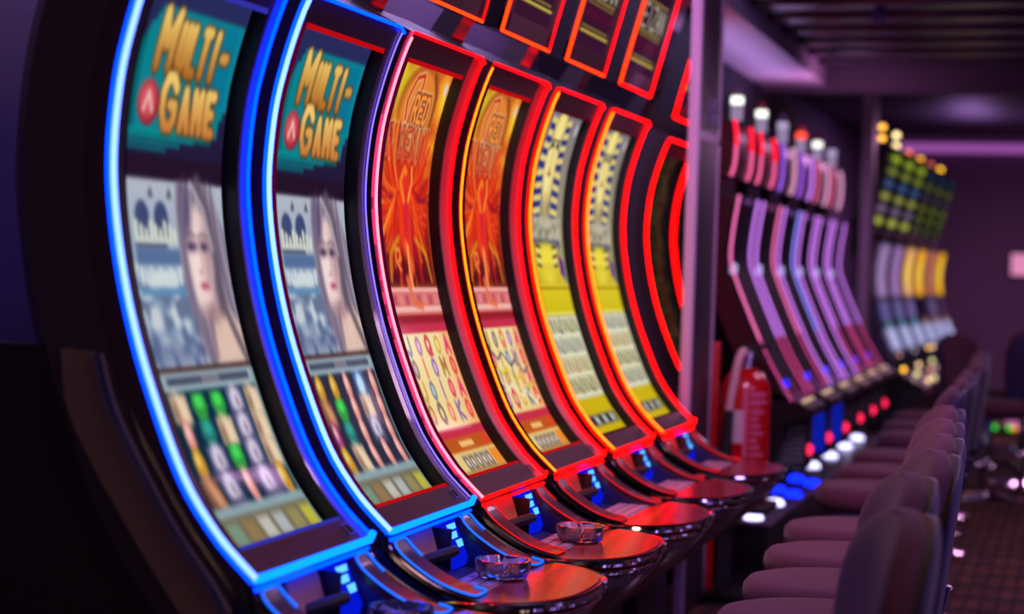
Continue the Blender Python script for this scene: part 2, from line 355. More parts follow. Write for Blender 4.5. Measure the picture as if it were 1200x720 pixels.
def phoenix(var):
    c = Cv(AW, AH, 140, 360, (226, 120, 30)); nz = c.noise(1, 9, 3)
    c.rect(0, 0, AW, .36, c.grad(0, .36, (238, 150, 50), (214, 84, 26))); c.blend((c.Y < .4) * np.clip(nz, 0, 1) * .8, (250, 210, 40)); c.blend((c.Y < .4) * np.clip(-nz, 0, 1) * .5, (170, 60, 20))
    c.rect(0, .36, AW, .6, c.grad(.36, .6, (150, 34, 22), (80, 14, 30)), 1, .06)
    c.ell(.06, .07, .06, .07, (200, 190, 40), .7, .06)
    c.ell(.20, .11, .15, .11, (150, 60, 30), .8, .02); c.ell(.20, .115, .13, .1, (226, 130, 50), 1, .02); c.line([(.27, .02), (.33, .07), (.35, .2), (.33, .3)], .012, (110, 60, 20), .8)
    c.line([(.13, .15), (.11, .1), (.14, .04), (.19, .03), (.2, .06), (.16, .1), (.15, .17)], .022, (236, 190, 130)); c.line([(.13, .15), (.11, .1), (.14, .04), (.19, .03), (.2, .06), (.16, .1), (.15, .17)], .012, (196, 50, 20))
    for wd, col in ((.034, (240, 196, 140)), (.026, (120, 40, 16)), (.014, (246, 150, 70))):
        c.text('RED', .175, .085, .30, .15, wd, col, .6)
    for wd, col in ((.030, (240, 200, 150)), (.022, (120, 34, 20)), (.011, (236, 110, 60))):
        c.text('PHOENIX', .03, .172, .345, .238, wd * .9, col, .75)
    for i in range(12): c.ell(.03 + i * .027, .258, .008, .007, (250, 226, 160) if i % 2 else (80, 40, 16))
    # the bird: wings of flame feathers, body, neck, curled tail
    g = np.random.default_rng(4)
    c.ell(.20, .37, .20, .13, (204, 44, 26), .95, .05)
    for sgn in (-1, 1):
        for i in range(46):
            a = -1.25 + i * .06; L = .15 + .07 * g.random(); bx0 = .20 + sgn * (.02 + .05 * g.random()); by0 = .33 + .06 * g.random()
            x1, y1 = bx0 + sgn * L * math.cos(a) * .8, by0 + L * math.sin(a) * 1.1
            q = [(250, 140, 40), (230, 50, 20), (244, 90, 30), (180, 24, 36), (206, 34, 26), (150, 20, 40)][g.integers(0, 6)]
            c.line([(bx0, by0), ((bx0 + x1) / 2 + sgn * .01, (by0 + y1) / 2 + .012), (x1, y1)], .006 + .008 * g.random(), q, .8, .007)
    c.ell(.205, .40, .05, .12, (240, 60, 22), 1, .02); c.ell(.215, .40, .024, .09, (206, 30, 60), .8, .03)
    c.line([(.20, .36), (.165, .31), (.19, .275), (.205, .285)], .02, (246, 120, 40)); c.line([(.235, .36), (.26, .31), (.25, .27)], .012, (250, 160, 60))
    c.line([(.20, .48), (.225, .53), (.19, .58), (.205, .64), (.24, .66)], .036, (236, 92, 50), 1, .01); c.line([(.21, .48), (.20, .55), (.215, .63)], .012, (255, 170, 90))
    c.line([(.13, .545), (.10, .52), (.105, .49), (.135, .49), (.14, .515), (.12, .52)], .012, (240, 130, 60))
    for sgn in (-1, 1): c.line([(.21 + sgn * .07, .46), (.21 + sgn * .15, .5), (.21 + sgn * .17, .57)], .016, (220, 150, 30), .8, .01)
    p0 = yv(1.335); c.rect(0, p0, AW, yv(1.262), (214, 110, 112)); c.rect(0, p0, AW, p0 + .012, (240, 170, 160)); c.rect(0, yv(1.285), AW, yv(1.27), (240, 180, 170))
    for i in range(8): c.rect(.02 + i * .05, p0 + .02, .05 + i * .05, p0 + .046, (226, 140, 134) if i % 2 else (180, 70, 84), .7)
    c.line([(.17, p0 - .02), (.19, p0 + .04), (.25, p0 + .05)], .024, (226, 110, 70), .9, .01)
    c.rect(0, yv(1.262), AW, yv(1.215), (150, 30, 44)); c.rect(0, yv(1.24), AW, yv(1.215), (206, 50, 80), .9, .01)
    r0, r1 = yv(1.215), yv(.968); c.rect(0, r0, AW, r1, c.grad(r0, r1, (240, 222, 160), (238, 206, 140))); c.blend((c.Y > r0) * (c.Y < r1) * np.clip((c.X - .3) * 8, 0, 1), (246, 150, 96), .8)
    cols = [(120, 130, 140), (176, 120, 60), (170, 120, 150), (130, 104, 90), (210, 70, 90), (226, 120, 90), (204, 160, 70), (150, 110, 160)]
    sym = 'JAQOAKINMOUQIJ9'
    for r in range(4):
        for k in range(5):
            cx = .045 + k * .082; cyy = r0 + .034 + r * .058; q = cols[(r * 3 + k * 2 + var) % 8]
            if k == 4: q = (222, 70, 60) if r % 2 else (228, 60, 110)
            if (r + k) % 2: c.ell(cx, cyy, .022, .026, q); c.ell(cx, cyy, .012, .015, tuple(min(255, x + 60) for x in q))
            else: c.text(sym[(r * 5 + k) % 13], cx - .018, cyy - .022, cx + .018, cyy + .022, .014, q)
    if var:
        for i, q in enumerate(((90, 90, 100), (220, 190, 40), (240, 230, 200))):
            c.line([(.03 + k * .06, r0 + .05 + .03 * (k % 2) + i * .045 + k * .012) for k in range(7)], .008, q)
    c.rect(0, r1, AW, yv(.945), (200, 46, 70)); c.rect(0, yv(.945), AW, yv(.912), (190, 84, 30)); c.rect(.14, yv(.936), .26, yv(.922), (240, 190, 120)); c.rect(.35, yv(.94), .4, yv(.92), (230, 60, 40))
    c.rect(0, yv(.912), AW, AH, (226, 200, 130))
    for i in range(5): c.rect(.09 + i * .05, yv(.902), .13 + i * .05, yv(.868), (120, 100, 96), 1, .006); c.ell(.11 + i * .05, yv(.885), .009, .01, (220, 210, 200))
    c.rect(.0, yv(.868), AW, AH, (150, 90, 40), .6); c.rect(AW - .08, yv(.905), AW, yv(.868), (236, 140, 50))
    c.ell(AW - .03, .05, .014, .02, (220, 210, 210), .9, .006)
    return c.soften(.8)
def pharaoh(var):
    c = Cv(AW, AH, 140, 360, (132, 126, 122))
    c.rect(0, 0, AW, .6, c.grad(0, .6, (128, 120, 126), (170, 160, 110)))
    cx = .19
    for sgn in (-1, 1):
        for i in range(17):
            y0 = .02 + i * .021; w0 = .056 + .030 * min(1, i / 9); xo = cx + sgn * .066
            q = (44, 50, 122) if i % 2 else (226, 206, 124)
            c.poly([(xo, y0 + .008), (xo + sgn * w0, y0 + (.004 if i < 8 else .016)), (xo + sgn * w0, y0 + .025 + (.0 if i < 8 else .012)), (xo, y0 + .029)], q)
    c.ell(cx, .05, .062, .045, (232, 208, 110)); c.ell(cx, .17, .066, .14, (236, 214, 132), soft=.01); c.ell(cx - .012, .2, .02, .09, (250, 236, 180), .8, .03)
    c.ell(cx, .055, .03, .05, (246, 226, 140), 1, .02)
    for ex in (-.03, .03): c.ell(cx + ex, .115, .02, .009, (26, 24, 40)); c.line([(cx + ex - .024, .1), (cx + ex + .024, .098)], .007, (60, 54, 60)); c.line([(cx + ex, .118), (cx + ex * 2, .13)], .006, (30, 30, 60))
    c.line([(cx, .12), (cx - .004, .18)], .012, (208, 170, 90)); c.ell(cx, .21, .02, .008, (170, 90, 50)); c.ell(cx, .195, .012, .008, (190, 140, 70))
    c.poly([(cx - .014, .27), (cx + .014, .27), (cx + .01, .37), (cx - .01, .37)], (222, 190, 96)); c.line([(cx, .28), (cx, .36)], .006, (150, 110, 60))
    a = .355; c.rect(0, a, AW * .92, a + .075, (184, 176, 150), 1, .01); g = np.random.default_rng(9)
    for i in range(60):
        x, y = g.uniform(.01, .37), g.uniform(a + .004, a + .07); c.line([(x, y), (x + g.uniform(-.012, .012), y + .02)], .007, [(60, 60, 72), (110, 96, 70), (226, 220, 190)][i % 3])
    c.rect(.01, a + .075, .37, a + .1, (60, 62, 110), .8, .01)
    y0 = a + .09; c.poly([(.05, y0), (.32, y0), (.38, yv(1.34)), (.0, yv(1.34))], (214, 190, 40), soft=.02); c.ell(cx, y0 + .07, .10, .07, (240, 222, 70), .9, .04)
    for sgn in (-1, 1):
        for i in range(5): c.line([(cx + sgn * .075, y0 + .012 + i * .016), (cx + sgn * .125, y0 + .006 + i * .016)], .009, (40, 40, 70) if i % 2 == 0 else (240, 220, 150))
    for i in range(6): c.line([(cx + (i - 2.5) * .03, y0 + .07), (cx + (i - 2.5) * .055, yv(1.34))], .008, (176, 140, 30), .8, .01)
    c.poly([(.33, y0 + .03), (.40, y0 + .06), (.40, y0 + .12), (.34, y0 + .1)], (96, 50, 130), soft=.01)
    c.rect(0, yv(1.345), AW, yv(1.24), c.grad(yv(1.345), yv(1.24), (222, 198, 40), (204, 186, 20))); c.rect(0, yv(1.335), AW, yv(1.328), (150, 120, 20)); c.rect(0, yv(1.25), AW, yv(1.243), (240, 226, 110))
    r0, r1 = yv(1.238), yv(.965); c.rect(0, r0, AW, r1, c.grad(r0, r1, (214, 212, 178), (206, 200, 160)))
    cols = [(150, 130, 70), (190, 170, 100), (140, 130, 150), (110, 110, 90), (196, 130, 110), (120, 140, 140)]
    for r in range(4):
        for k in range(8):
            x = .03 + k * .049; y = r0 + .034 + r * .066; q = cols[(r * 5 + k * 3 + var * 2) % 6]
            c.line([(x - .012, y - .018), (x + .012, y + .016)] if (k + r) % 3 else [(x, y - .022), (x - .008, y + .018), (x + .014, y + .02)], .016, q); c.ell(x, y, .008, .016, tuple(x_ * .75 for x_ in q), .9, .006)
        c.rect(0, r0 + .066 * (r + 1) - .006, AW, r0 + .066 * (r + 1), (236, 234, 214), .8)
    c.rect(0, r1, AW, AH, (204, 176, 20)); c.rect(.04, yv(.915), .40, yv(.882), (90, 92, 92), 1, .008)
    for i in range(6): c.rect(.07 + i * .052, yv(.91), .105 + i * .052, yv(.887), (210, 210, 196) if i % 2 else (30, 32, 40), .9, .006)
    c.ell(AW - .03, .05, .014, .022, (206, 200, 210), .9, .006)
    return c.soften(.8)
def idle():
    c = Cv(AW, AH, 80, 220, (30, 26, 20)); nz = c.noise(1, 10, 8)
    c.blend(np.clip(nz, 0, 1) * .5, (66, 62, 36)); c.blend(np.clip(-nz, 0, 1) * .5, (16, 12, 12))
    for i in range(16): c.line([(.10, .06 + i * .05), (.26, .05 + i * .05)], .014, (60, 72, 30), .35, .02)
    return c.c
def banner(shift):
    w, h = .42, .52
    c = Cv(w, h, 110, 140, (44, 14, 34)); c.rect(0, 0, w, h, c.grad(0, h, (40, 14, 34), (58, 20, 48)))
    y = h - shift
    gold = (190, 170, 70)
    def dline(yy): c.line([(.02, yy), (.40, yy)], .010, gold); c.line([(.05, yy - .018), (.38, yy - .018)], .008, (130, 112, 50))
    def word(yy):
        c.text('EIZAN', .05, yy - .09, .38, yy, .014, (168, 160, 140), .35)
        for i in range(22): c.ell(.04 + i * .016, yy - .108, .005, .005, gold); c.ell(.04 + i * .016, yy + .018, .005, .005, gold); c.ell(.04 + i * .016, yy + .034, .005, .005, (150, 130, 60))
    word(y - .14); dline(y - .0); dline(y - .32); word(y - .46)
    c.rect(0, y - .09, w, y - .05, (88, 14, 48), .7, .03)
    return c.c

def screen_grid(img, y0, y1, pts, name, parent, off, k=1.0, pad=0.03, matname='screen_picture'):
    """grid of vertices over pts(t) (t = 0 top .. 1 bottom, gives x,z) and y0..y1, coloured from img; a dark border of pad"""
    H, W, _ = img.shape
    ys = np.linspace(y0, y1, W); tt = np.linspace(0, 1, H); XZ = np.array([pts(t) for t in tt])
    v = np.zeros((H, W, 3)); v[..., 0] = XZ[:, None, 0]; v[..., 2] = XZ[:, None, 1]; v[..., 1] = ys[None, :]
    v = v.reshape(-1, 3) - np.array(off)
    i = np.arange((H - 1) * W).reshape(H - 1, W)[:, :-1].ravel()
    f = np.stack([i, i + W, i + W + 1, i + 1], 1)
    me = bpy.data.meshes.new(name)
    me.vertices.add(len(v)); me.vertices.foreach_set('co', v.ravel())
    me.loops.add(f.size); me.loops.foreach_set('vertex_index', f.ravel())
    me.polygons.add(len(f)); me.polygons.foreach_set('loop_start', np.arange(len(f)) * 4)
    me.update(calc_edges=True); me.validate()
    a = me.attributes.new('picture', 'FLOAT_COLOR', 'POINT')
    rgba = np.ones((H * W, 4)); rgba[:, :3] = lin(img.reshape(-1, 3)); a.data.foreach_set('color', rgba.ravel())
    me.materials.append(screen_mat(matname, k))
    o = bpy.data.objects.new(name, me); COL.objects.link(o)
    if parent: o.parent = parent
    return o

# ------------------------------------------------------------------ the curved slot machines of the front bank
FW0, FW1 = -.010, .598         # frame from side to side
OP0, OP1 = .045, .552          # screen opening
OZ0, OZ1 = .845, 1.928
def zlist(a, b, n): return np.linspace(a, b, n)
def strip(mb, ya, yb, za, zb, o0, o1, n=40, mi=0):
    """solid slab on the face: y ya..yb, heights za..zb, from off o0 to off o1"""
    rings = []
    for z in zlist(za, zb, n):
        p, q = face(z, o0), face(z, o1)
        rings.append([(p[0], ya, p[1]), (q[0], ya, q[1]), (q[0], yb, q[1]), (p[0], yb, p[1])])
    mb.loft(rings, True, mi)
def face_path(y, za, zb, off, n=48): return [(face(z, off)[0], y, face(z, off)[1]) for z in zlist(za, zb, n)]

DECK = catmull([(-1.428, .778), (-1.405, .748), (-1.36, .715), (-1.31, .688), (-1.262, .672), (-1.22, .664)], 25)
dD = np.gradient(DECK, axis=0); dD /= np.linalg.norm(dD, axis=1)[:, None]
ND = np.stack([-dD[:, 1], dD[:, 0]], 1)      # points up/out
def deck(t, off=0.0):
    i = np.clip(t, 0, 1) * 24
    a = np.arange(25)
    return (np.interp(i, a, DECK[:, 0]) + off * np.interp(i, a, ND[:, 0]), np.interp(i, a, DECK[:, 1]) + off * np.interp(i, a, ND[:, 1]))
def dstrip(mb, ya, yb, t0, t1, o0, o1, n=14, mi=0):
    rings = []
    for t in np.linspace(t0, t1, n):
        p, q = deck(t, o0), deck(t, o1)
        rings.append([(p[0], ya, p[1]), (q[0], ya, q[1]), (q[0], yb, q[1]), (p[0], yb, p[1])])
    mb.loft(rings, True, mi)
def tray_outline(sx=1.0, sy_=1.0, cx=-1.30, n=40, ex=2.6):
    pts = []
    for k in range(n + 1):
        a = -PI / 2 + PI * k / n
        c, s = math.cos(a), math.sin(a)
        pts.append((cx + .272 * sx * abs(c) ** (2 / ex), .295 + .316 * sy_ * math.copysign(abs(s) ** (2 / ex), s)))
    return pts

def slot_machine(y, cfg):
    root = empty('slot_machine', (-1.70, y + .29, 0), cfg['label'], 'slot machine', 'curved slot machines in the front row')
    OFF = (-1.70, .29, 0); OP1 = cfg.get('op1', .552); a0, a1 = cfg.get('lp', (-.004, .014))
    B = lambda mb, name, m, par=root, **k: mb.build(name, m, par, OFF, **k)
    # cabinet: curved shell behind the face, rounded back edges
    mb = MB(); rings = []
    for z in zlist(ZB, ZT, 60):
        d = .235
        sec = [(-.046, FW0 + .004), (-.046, FW1 - .004), (-d + .05, FW1 - .004), (-d, FW1 - .06), (-d, FW0 + .06), (-d + .05, FW0 + .004)]
        rings.append([(face(z, o)[0], yy, face(z, o)[1]) for o, yy in sec])
    mb.loft(rings, True); B(mb, 'cabinet', SIDE)
    # front frame round the screen
    mb = MB()
    strip(mb, FW0, OP0, ZB, ZT, -.046, 0); strip(mb, OP1 + (.012 if cfg['side'] else 0), FW1, ZB, ZT, -.046, 0 if not cfg['side'] else -.012)
    strip(mb, OP0, OP1 + .012, ZB, OZ0, -.046, 0, 6); strip(mb, OP0, OP1 + .012, OZ1, ZT, -.046, 0, 6)
    if cfg['side']: strip(mb, OP1, OP1 + .012, OZ0, OZ1, -.046, 0)
    B(mb, 'screen_frame', BEZEL)
    mb = MB()
    strip(mb, OP0 - .001, OP0 + .002, OZ0, OZ1, -.046, -.001); strip(mb, OP1 - .002, OP1 + .001, OZ0, OZ1, -.046, -.001)
    B(mb, 'screen_surround', RECESS)
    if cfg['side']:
        mb = MB(); strip(mb, OP1 + .012, FW1 - .003, ZB + .004, ZT - .004, -.012, .0)  # bezel lit by the edge tube, its glow added as emission
        o = B(mb, 'bezel_glow', cfg['side']); o['label'] = 'bezel strip beside the screen with the tube glow added as emission'
    for za, zb, nm in ((OZ1 - .012, OZ1 + .001, 0), (OZ0 - .001, OZ0 + .007, 1)):
        mb = MB(); strip(mb, OP0, OP1, za, zb, -.046, -.002, 4); B(mb, 'lip_light', cfg['lip'][nm])
    if cfg.get('inner'):
        mb = MB(); strip(mb, FW0 + .020, OP0 + .001, OZ0, OZ1, -.02, .0012); B(mb, 'bezel_tint_glow', cfg['inner'])  # reddish bezel tone added as faint emission, no lamp here
    # screen
    screen_grid(cfg['img'],  .112, OP1 - .018 if OP1 > .53 else OP1 + .002, lambda t: face(ZA + (ZZ - ZA) * t, -.03), 'screen', root, OFF, cfg.get('k', 1.0), matname='screen_picture')
    mb = MB(); strip(mb, OP0 - .01, OP1 + .01, OZ0 - .02, OZ1 + .02, -.045, -.0325, 40); B(mb, 'screen_backing', RECESS)
    # light tubes on the frame edge; an emissive strip adds the left tube's halo
    L, T, Rr, Bt = cfg['tubes']; rl, rt, rr_, rb = cfg['radii']
    mb = MB(); strip(mb, FW0 + a0, FW0 + a1, ZB, ZT, -.006, .003); B(mb, 'glow_strip', cfg['strip'])
    mb = MB(); mb.tube(face_path(FW0 + cfg.get('lt', .005), ZB, ZT - .012, .005), rl, 8); o = B(mb, 'light_tube', L)
    xt, zt = face(ZT, .004)
    mb = MB(); mb.tube([(xt, FW0 + .012, zt)] + [(xt, yy, zt) for yy in np.linspace(FW0 + .03, FW1 - .02, 6)] + [(xt, FW1, zt - .012)], rt, 8); B(mb, 'light_tube', T)
    mb = MB(); mb.tube(face_path(FW1, cfg.get('rz', ZB + .01), ZT - .01, .004), rr_, 8); B(mb, 'light_tube', Rr)
    xb, zb = face(ZB, .004)
    mb = MB(); mb.tube([(xb, FW0 + .004, zb)] + [(xb, yy, zb - .002) for yy in np.linspace(FW0 + .03, FW1 - .02, 6)] + [(xb, FW1 - .002, zb + .01)], rb, 8); B(mb, 'light_tube', Bt)
    if cfg['lower']:
        mb = MB(); mb.tube([(xb - .006, yy, zb - .022) for yy in np.linspace(FW0 + .01, FW1 - .01, 6)], .004, 8); B(mb, 'light_tube', cfg['lower'])
    # little square badge on the chin
    mb = MB(); x_, z_ = face(.826, .0); n_ = (np.interp(.826, PF[:, 1], NF[:, 0]), np.interp(.826, PF[:, 1], NF[:, 1])); t_ = (-n_[1], n_[0])
    q = [(x_ + t_[0] * b + n_[0] * .002, .530 + a, z_ + t_[1] * b + n_[1] * .002) for a, b in ((-.013, -.012), (.013, -.012), (.013, .012), (-.013, .012))]
    mb.tube(q, .0022, 6, closed=True); B(mb, 'badge', GREYP)
    if not cfg.get('console', True):
        mb = MB(); mb.box((-2.02, .02, 0), (-1.47, .57, .80), bev=.02); B(mb, 'base_cabinet', BLACK)
        return root, OFF
    # console under the face
    mb = MB(); rings = []
    body = [(-1.66, .80), (-1.44, .80), (-1.428, .772)] + [tuple(deck(t, -.012)) for t in np.linspace(.05, 1, 12)] + [(-1.22, .60), (-1.40, .50), (-1.66, .50)]
    # the middle is hollowed: two cheeks and a lower floor
    for ya, yb in ((.0, .122), (.488, .588)): mb.prism(body, 'y', ya, yb)
    floor_ = [(-1.66, .70), (-1.50, .70), (-1.46, .685), (-1.40, .66), (-1.33, .648), (-1.22, .645), (-1.22, .60), (-1.40, .50), (-1.66, .50)]
    mb.prism(floor_, 'y', .122, .488); mb.box((-1.66, .122, .70), (-1.49, .488, .80))
    B(mb, 'console', BLUEBLK)
    for ya, yb in ((.018, .116), (.494, .584)):
        mb = MB(); dstrip(mb, ya, yb, .02, .97, -.012, .004); w = B(mb, 'deck_wing', WING)
        mb = MB()
        def P(t, yy): d = deck(t, .006); return (d[0], yy, d[1])
        path = [P(.26, yb - .006), P(.14, yb - .005), P(.045, yb - .012), P(.02, yb - .024), P(.02, ya + .03), P(.04, ya + .01), P(.09, ya + .005)] + [P(t, ya + .004) for t in np.linspace(.16, .93, 12)] + [P(.975, ya + .012), P(.985, ya + .03), P(.985, yb - .03), P(.97, yb - .012), P(.93, yb - .006), P(.84, yb - .005)]
        mb.tube(path, cfg['deckr'], 6); o = B(mb, 'outline_light', cfg['decklight'], w)
    # bill validator, lever and smoked window in the hollow
    mb = MB()
    vb = [(-1.49, .785), (-1.436, .778), (-1.426, .770), (-1.388, .684), (-1.392, .664), (-1.42, .655), (-1.49, .69)]
    mb.prism(vb, 'y', .395, .470); v = B(mb, 'bill_validator', glow('validator_blue', (.003, .016, 1.3), .5))
    n2 = (.914, .404); d2 = (.404, -.914)
    for k, (t, w_, sh, hh) in enumerate(((.012, .027, -.004, .007), (.033, .020, -.008, .008), (.056, .018, .012, .009))):
        mb = MB(); x0, z0 = -1.426 + d2[0] * t, .770 + d2[1] * t; cy_ = .432 + sh
        mb.loft([[(x0 + d2[0] * a_ + n2[0] * o_, yy, z0 + d2[1] * a_ + n2[1] * o_) for a_, yy in ((-hh, cy_ - w_), (-hh, cy_ + w_), (hh, cy_ + w_ * .8), (hh, cy_ - w_ * .8))] for o_ in (-.002, .004)])
        B(mb, 'arrow_light', glow('validator_cyan', (.16, .75, 1.6), 1.0), v)
    mb = MB(); mb.tube([(-1.455, .262, .690), (-1.425, .285, .700), (-1.405, .33, .706), (-1.40, .40, .706)], [.010, .013, .015, .014], 8); mb.box((-1.46, .385, .655), (-1.405, .394, .76), bev=.003); B(mb, 'card_reader', RUBBER)
    mb = MB(); mb.prism([(-1.47, .770), (-1.455, .772), (-1.428, .690), (-1.445, .685)], 'y', .215, .375); B(mb, 'smoked_window', SMOKE)
    mb = MB(); mb.box((-1.345, .13, .648), (-1.238, .48, .662), bev=.004); bp = B(mb, 'button_panel', BTN)
    mb = MB()
    for i in range(3):
        for j in range(6): mb.box((-1.338 + i * .033, .14 + j * .056, .661), (-1.310 + i * .033, .190 + j * .056, .665), bev=.002)
    o = B(mb, 'button', BTN, bp)
    # tray with chrome rim, belly and base
    out = tray_outline()
    # keep the tray in front of the button panel
    tm = MB()
    pts = [(-1.232, .02)] + [p for p in out if p[0] > -1.232] + [(-1.232, .57)]
    pin = [(-1.232, .03)] + [p for p in tray_outline(.97, .97) if p[0] > -1.232] + [(-1.232, .56)]
    m_ = min(len(pts), len(pin)); 
    def res(pl, n=44):
        pl = np.array(pl); Ls = np.r_[0, np.cumsum(np.linalg.norm(np.diff(pl, axis=0), axis=1))]; s_ = np.linspace(0, Ls[-1], n)
        return list(zip(np.interp(s_, Ls, pl[:, 0]), np.interp(s_, Ls, pl[:, 1])))
    a_, b_ = res(pts), res(pin)
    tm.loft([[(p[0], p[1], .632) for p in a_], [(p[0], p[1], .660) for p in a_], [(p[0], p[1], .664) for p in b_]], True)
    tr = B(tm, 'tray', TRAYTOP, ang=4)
    mb = MB(); mb.tube([(p[0] + .004, p[1], .652) for p in out], .0115, 8); mb.tube([(p[0] - .004, p[1], .628) for p in out], .008, 8); B(mb, 'tray_rim', CHROME)
    mb = MB(); rings = []
    for z, sx, sy_, cx in ((.632, .97, .97, -1.30), (.60, .95, .95, -1.30), (.52, .80, .88, -1.33), (.44, .58, .78, -1.36), (.39, .42, .70, -1.38)):
        o = tray_outline(sx, sy_, cx); rings.append([(-1.52, o[0][1], z)] + [(p[0], p[1], z) for p in o] + [(-1.52, o[-1][1], z)])
    mb.loft(rings, True); B(mb, 'belly', BELLY)
    for yy in (-.004, .592):
        mb = MB(); d = [(-1.435, yy, .792), (-1.428, yy, .775)] + [(deck(t, -.004)[0], yy, deck(t, -.004)[1]) for t in np.linspace(.05, .95, 14)] + [(-1.20, yy, .652)]
        mb.tube(d, .011, 8); B(mb, 'side_rail', DARKCHROME)
    mb = MB(); mb.box((-2.10, .03, 0), (-1.50, .56, .40), bev=.015); mb.box((-2.08, .05, .40), (-1.52, .54, .82), bev=.015); B(mb, 'base_cabinet', BLACK)
    # side casing: dark cheek behind the face edge with a bright trim line
    oc = catmull([(-1.818, 1.212), (-1.80, 1.10), (-1.74, .99), (-1.683, .905), (-1.60, .79), (-1.53, .70)], 20)
    ic = catmull([(-1.740, 1.205), (-1.705, 1.10), (-1.632, .975), (-1.565, .875), (-1.50, .795), (-1.462, .74)], 20)
    mb = MB(); rings = []
    for a, b in zip(oc, ic): rings.append([(a[0], -.030, a[1]), (b[0], -.036, b[1]), (b[0], -.004, b[1]), (a[0], -.004, a[1])])
    mb.loft(rings, True); cas = B(mb, 'side_casing', mat('casing_plastic', (140, 122, 106), 0.32, noise=.1))
    mb = MB(); mb.tube([(b[0], -.036, b[1]) for b in ic], .0085, 8); B(mb, 'trim_line', CHROME, cas)
    mb = MB(); mb.prism([(-2.2, .40), (-2.2, 1.225)] + [tuple(p + np.array([-.004, .0])) for p in oc] + [(-1.53, .40)], 'y', -.004, .02); B(mb, 'side_panel', SATIN)
    return root, OFF

def top_box(root, OFF, img, tubes, w=.50):
    """leaning upper display on a curved stem"""
    B = lambda mb, name, m, par=root, **k: mb.build(name, m, par, OFF, **k)
    x0, z0, lean, h = -1.635, 2.085, .27, .56      # foot of its front face
    def P(a, off=0.0): n = np.array([1, -lean]) / math.hypot(1, lean); return (x0 + lean * a + n[0] * off, z0 + a + n[1] * off)
    y0, y1 = -.01, w
    mb = MB(); sec = [P(0), P(h), P(h, -.075), P(0, -.075)]
    mb.prism(sec, 'y', y0 + .004, y1 - .004); bx = B(mb, 'top_box', BLACK)
    mb = MB()
    for (ya, yb, a, b) in ((y0, y0 + .05, 0, h), (y1 - .05, y1, 0, h), (y0, y1, 0, .06), (y0, y1, h - .06, h)):
        mb.prism([P(a, -.001), P(b, -.001), P(b, .014), P(a, .014)], 'y', ya, yb)
    B(mb, 'box_frame', BEZEL, bx)
    screen_grid(img, y0 + .045, y1 - .035, lambda t: P(h - .05 - (h - .1) * t, .003), 'box_screen', bx, OFF)
    for pts, m, r in (([(P(a, .014)[0], y0, P(a, .014)[1]) for a in np.linspace(.0, h, 6)], tubes[0], .006), ([(P(0, .014)[0], yy, P(0, .014)[1]) for yy in np.linspace(y0, y1, 6)], tubes[1], .005), ([(P(a, .014)[0], y1, P(a, .014)[1]) for a in np.linspace(0, h, 6)], tubes[2], .004)):
        mb = MB(); mb.tube(pts, r, 8); B(mb, 'light_tube', m, bx)
    mb = MB(); rings = []
    for a in np.linspace(0, 1, 14):
        z = 1.80 + a * .42; x = -1.80 - .10 * math.sin(a * PI) * 1.0 + .02 * a
        rings.append([(x - .04, .16, z), (x + .04, .16, z), (x + .04, .27, z), (x - .04, .27, z)])
    mb.loft(rings, True); B(mb, 'stem', SIDE)

# light colours (linear, > 1 where the lamp clips)
CYW = glow('tube_cyan_white', (.50, .95, 6.0), 1.0); BLU = glow('tube_blue', (.0, .19, 20.0), 1.0); CYA = glow('tube_cyan', (.005, .50, 8.0), 1.0)
BLS = glow('strip_blue', (.002, .16, 5.0), 1.0); VIO = glow('tube_violet', (.40, .28, 2.6), 1.0); PNK = glow('tube_pink_white', (4.0, .55, .75), 1.0)
PKS = glow('strip_pink', (1.2, .05, .25), 1.0); YEL = glow('tube_amber', (5.0, .66, .02), 1.0); RDS = glow('strip_red', (1.8, .008, .003), 1.0)
RDD = glow('strip_deep_red', (.55, .004, .003), 1.0); RED = glow('tube_red', (8.5, .009, .007), 1.0); RED2 = glow('tube_dim_red', (5.5, .006, .016), 1.0); ORG = glow('tube_orange', (4.0, .11, .01), 1.0)
LIPR = glow('lip_red', (.50, .003, .006), 1.0); LIPB = glow('lip_blue', (.03, .03, .40), 1.0); LIPD = glow('lip_dim', (.06, .004, .012), 1.0)
LBL = glow('deck_blue', (.015, .20, 1.6), 1.0); LRD = glow('deck_red', (1.0, .007, .009), 1.0)
def emissive_bezel(name, rgb, e):
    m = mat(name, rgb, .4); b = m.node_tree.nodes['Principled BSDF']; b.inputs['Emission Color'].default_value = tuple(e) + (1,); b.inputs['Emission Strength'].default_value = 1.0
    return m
ACB = emissive_bezel('bezel_glow_blue', (40, 90, 225), (.0, .012, .26)); ACR = emissive_bezel('bezel_glow_red', (200, 40, 40), (.05, .001, .002))  # tube light falling on the bezel is put into these colours
img1 = multi(['sggls', 'ptsls', 'olgls', 'blplo'], (14, 44, 66)); img2 = multi(['oopwp', 'bgpsp', 'mtplp', 'osppp'], (44, 44, 66))
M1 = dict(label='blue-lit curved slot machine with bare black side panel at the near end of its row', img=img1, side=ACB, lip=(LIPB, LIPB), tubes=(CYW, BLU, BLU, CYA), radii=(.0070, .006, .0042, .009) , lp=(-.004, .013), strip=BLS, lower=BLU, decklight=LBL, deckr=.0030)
M2 = dict(inner=glow('inner_burgundy', (.085, .001, .018), 1.0), label='blue-lit curved slot machine with burgundy inner frame, beside the red phoenix machine', img=img2, side=None, lip=(LIPR, LIPR), tubes=(CYW, BLU, VIO, CYA), radii=(.0068, .0045, .0022, .008), lp=(-.003, .012), strip=BLS, lower=BLU, decklight=LBL, deckr=.0030)
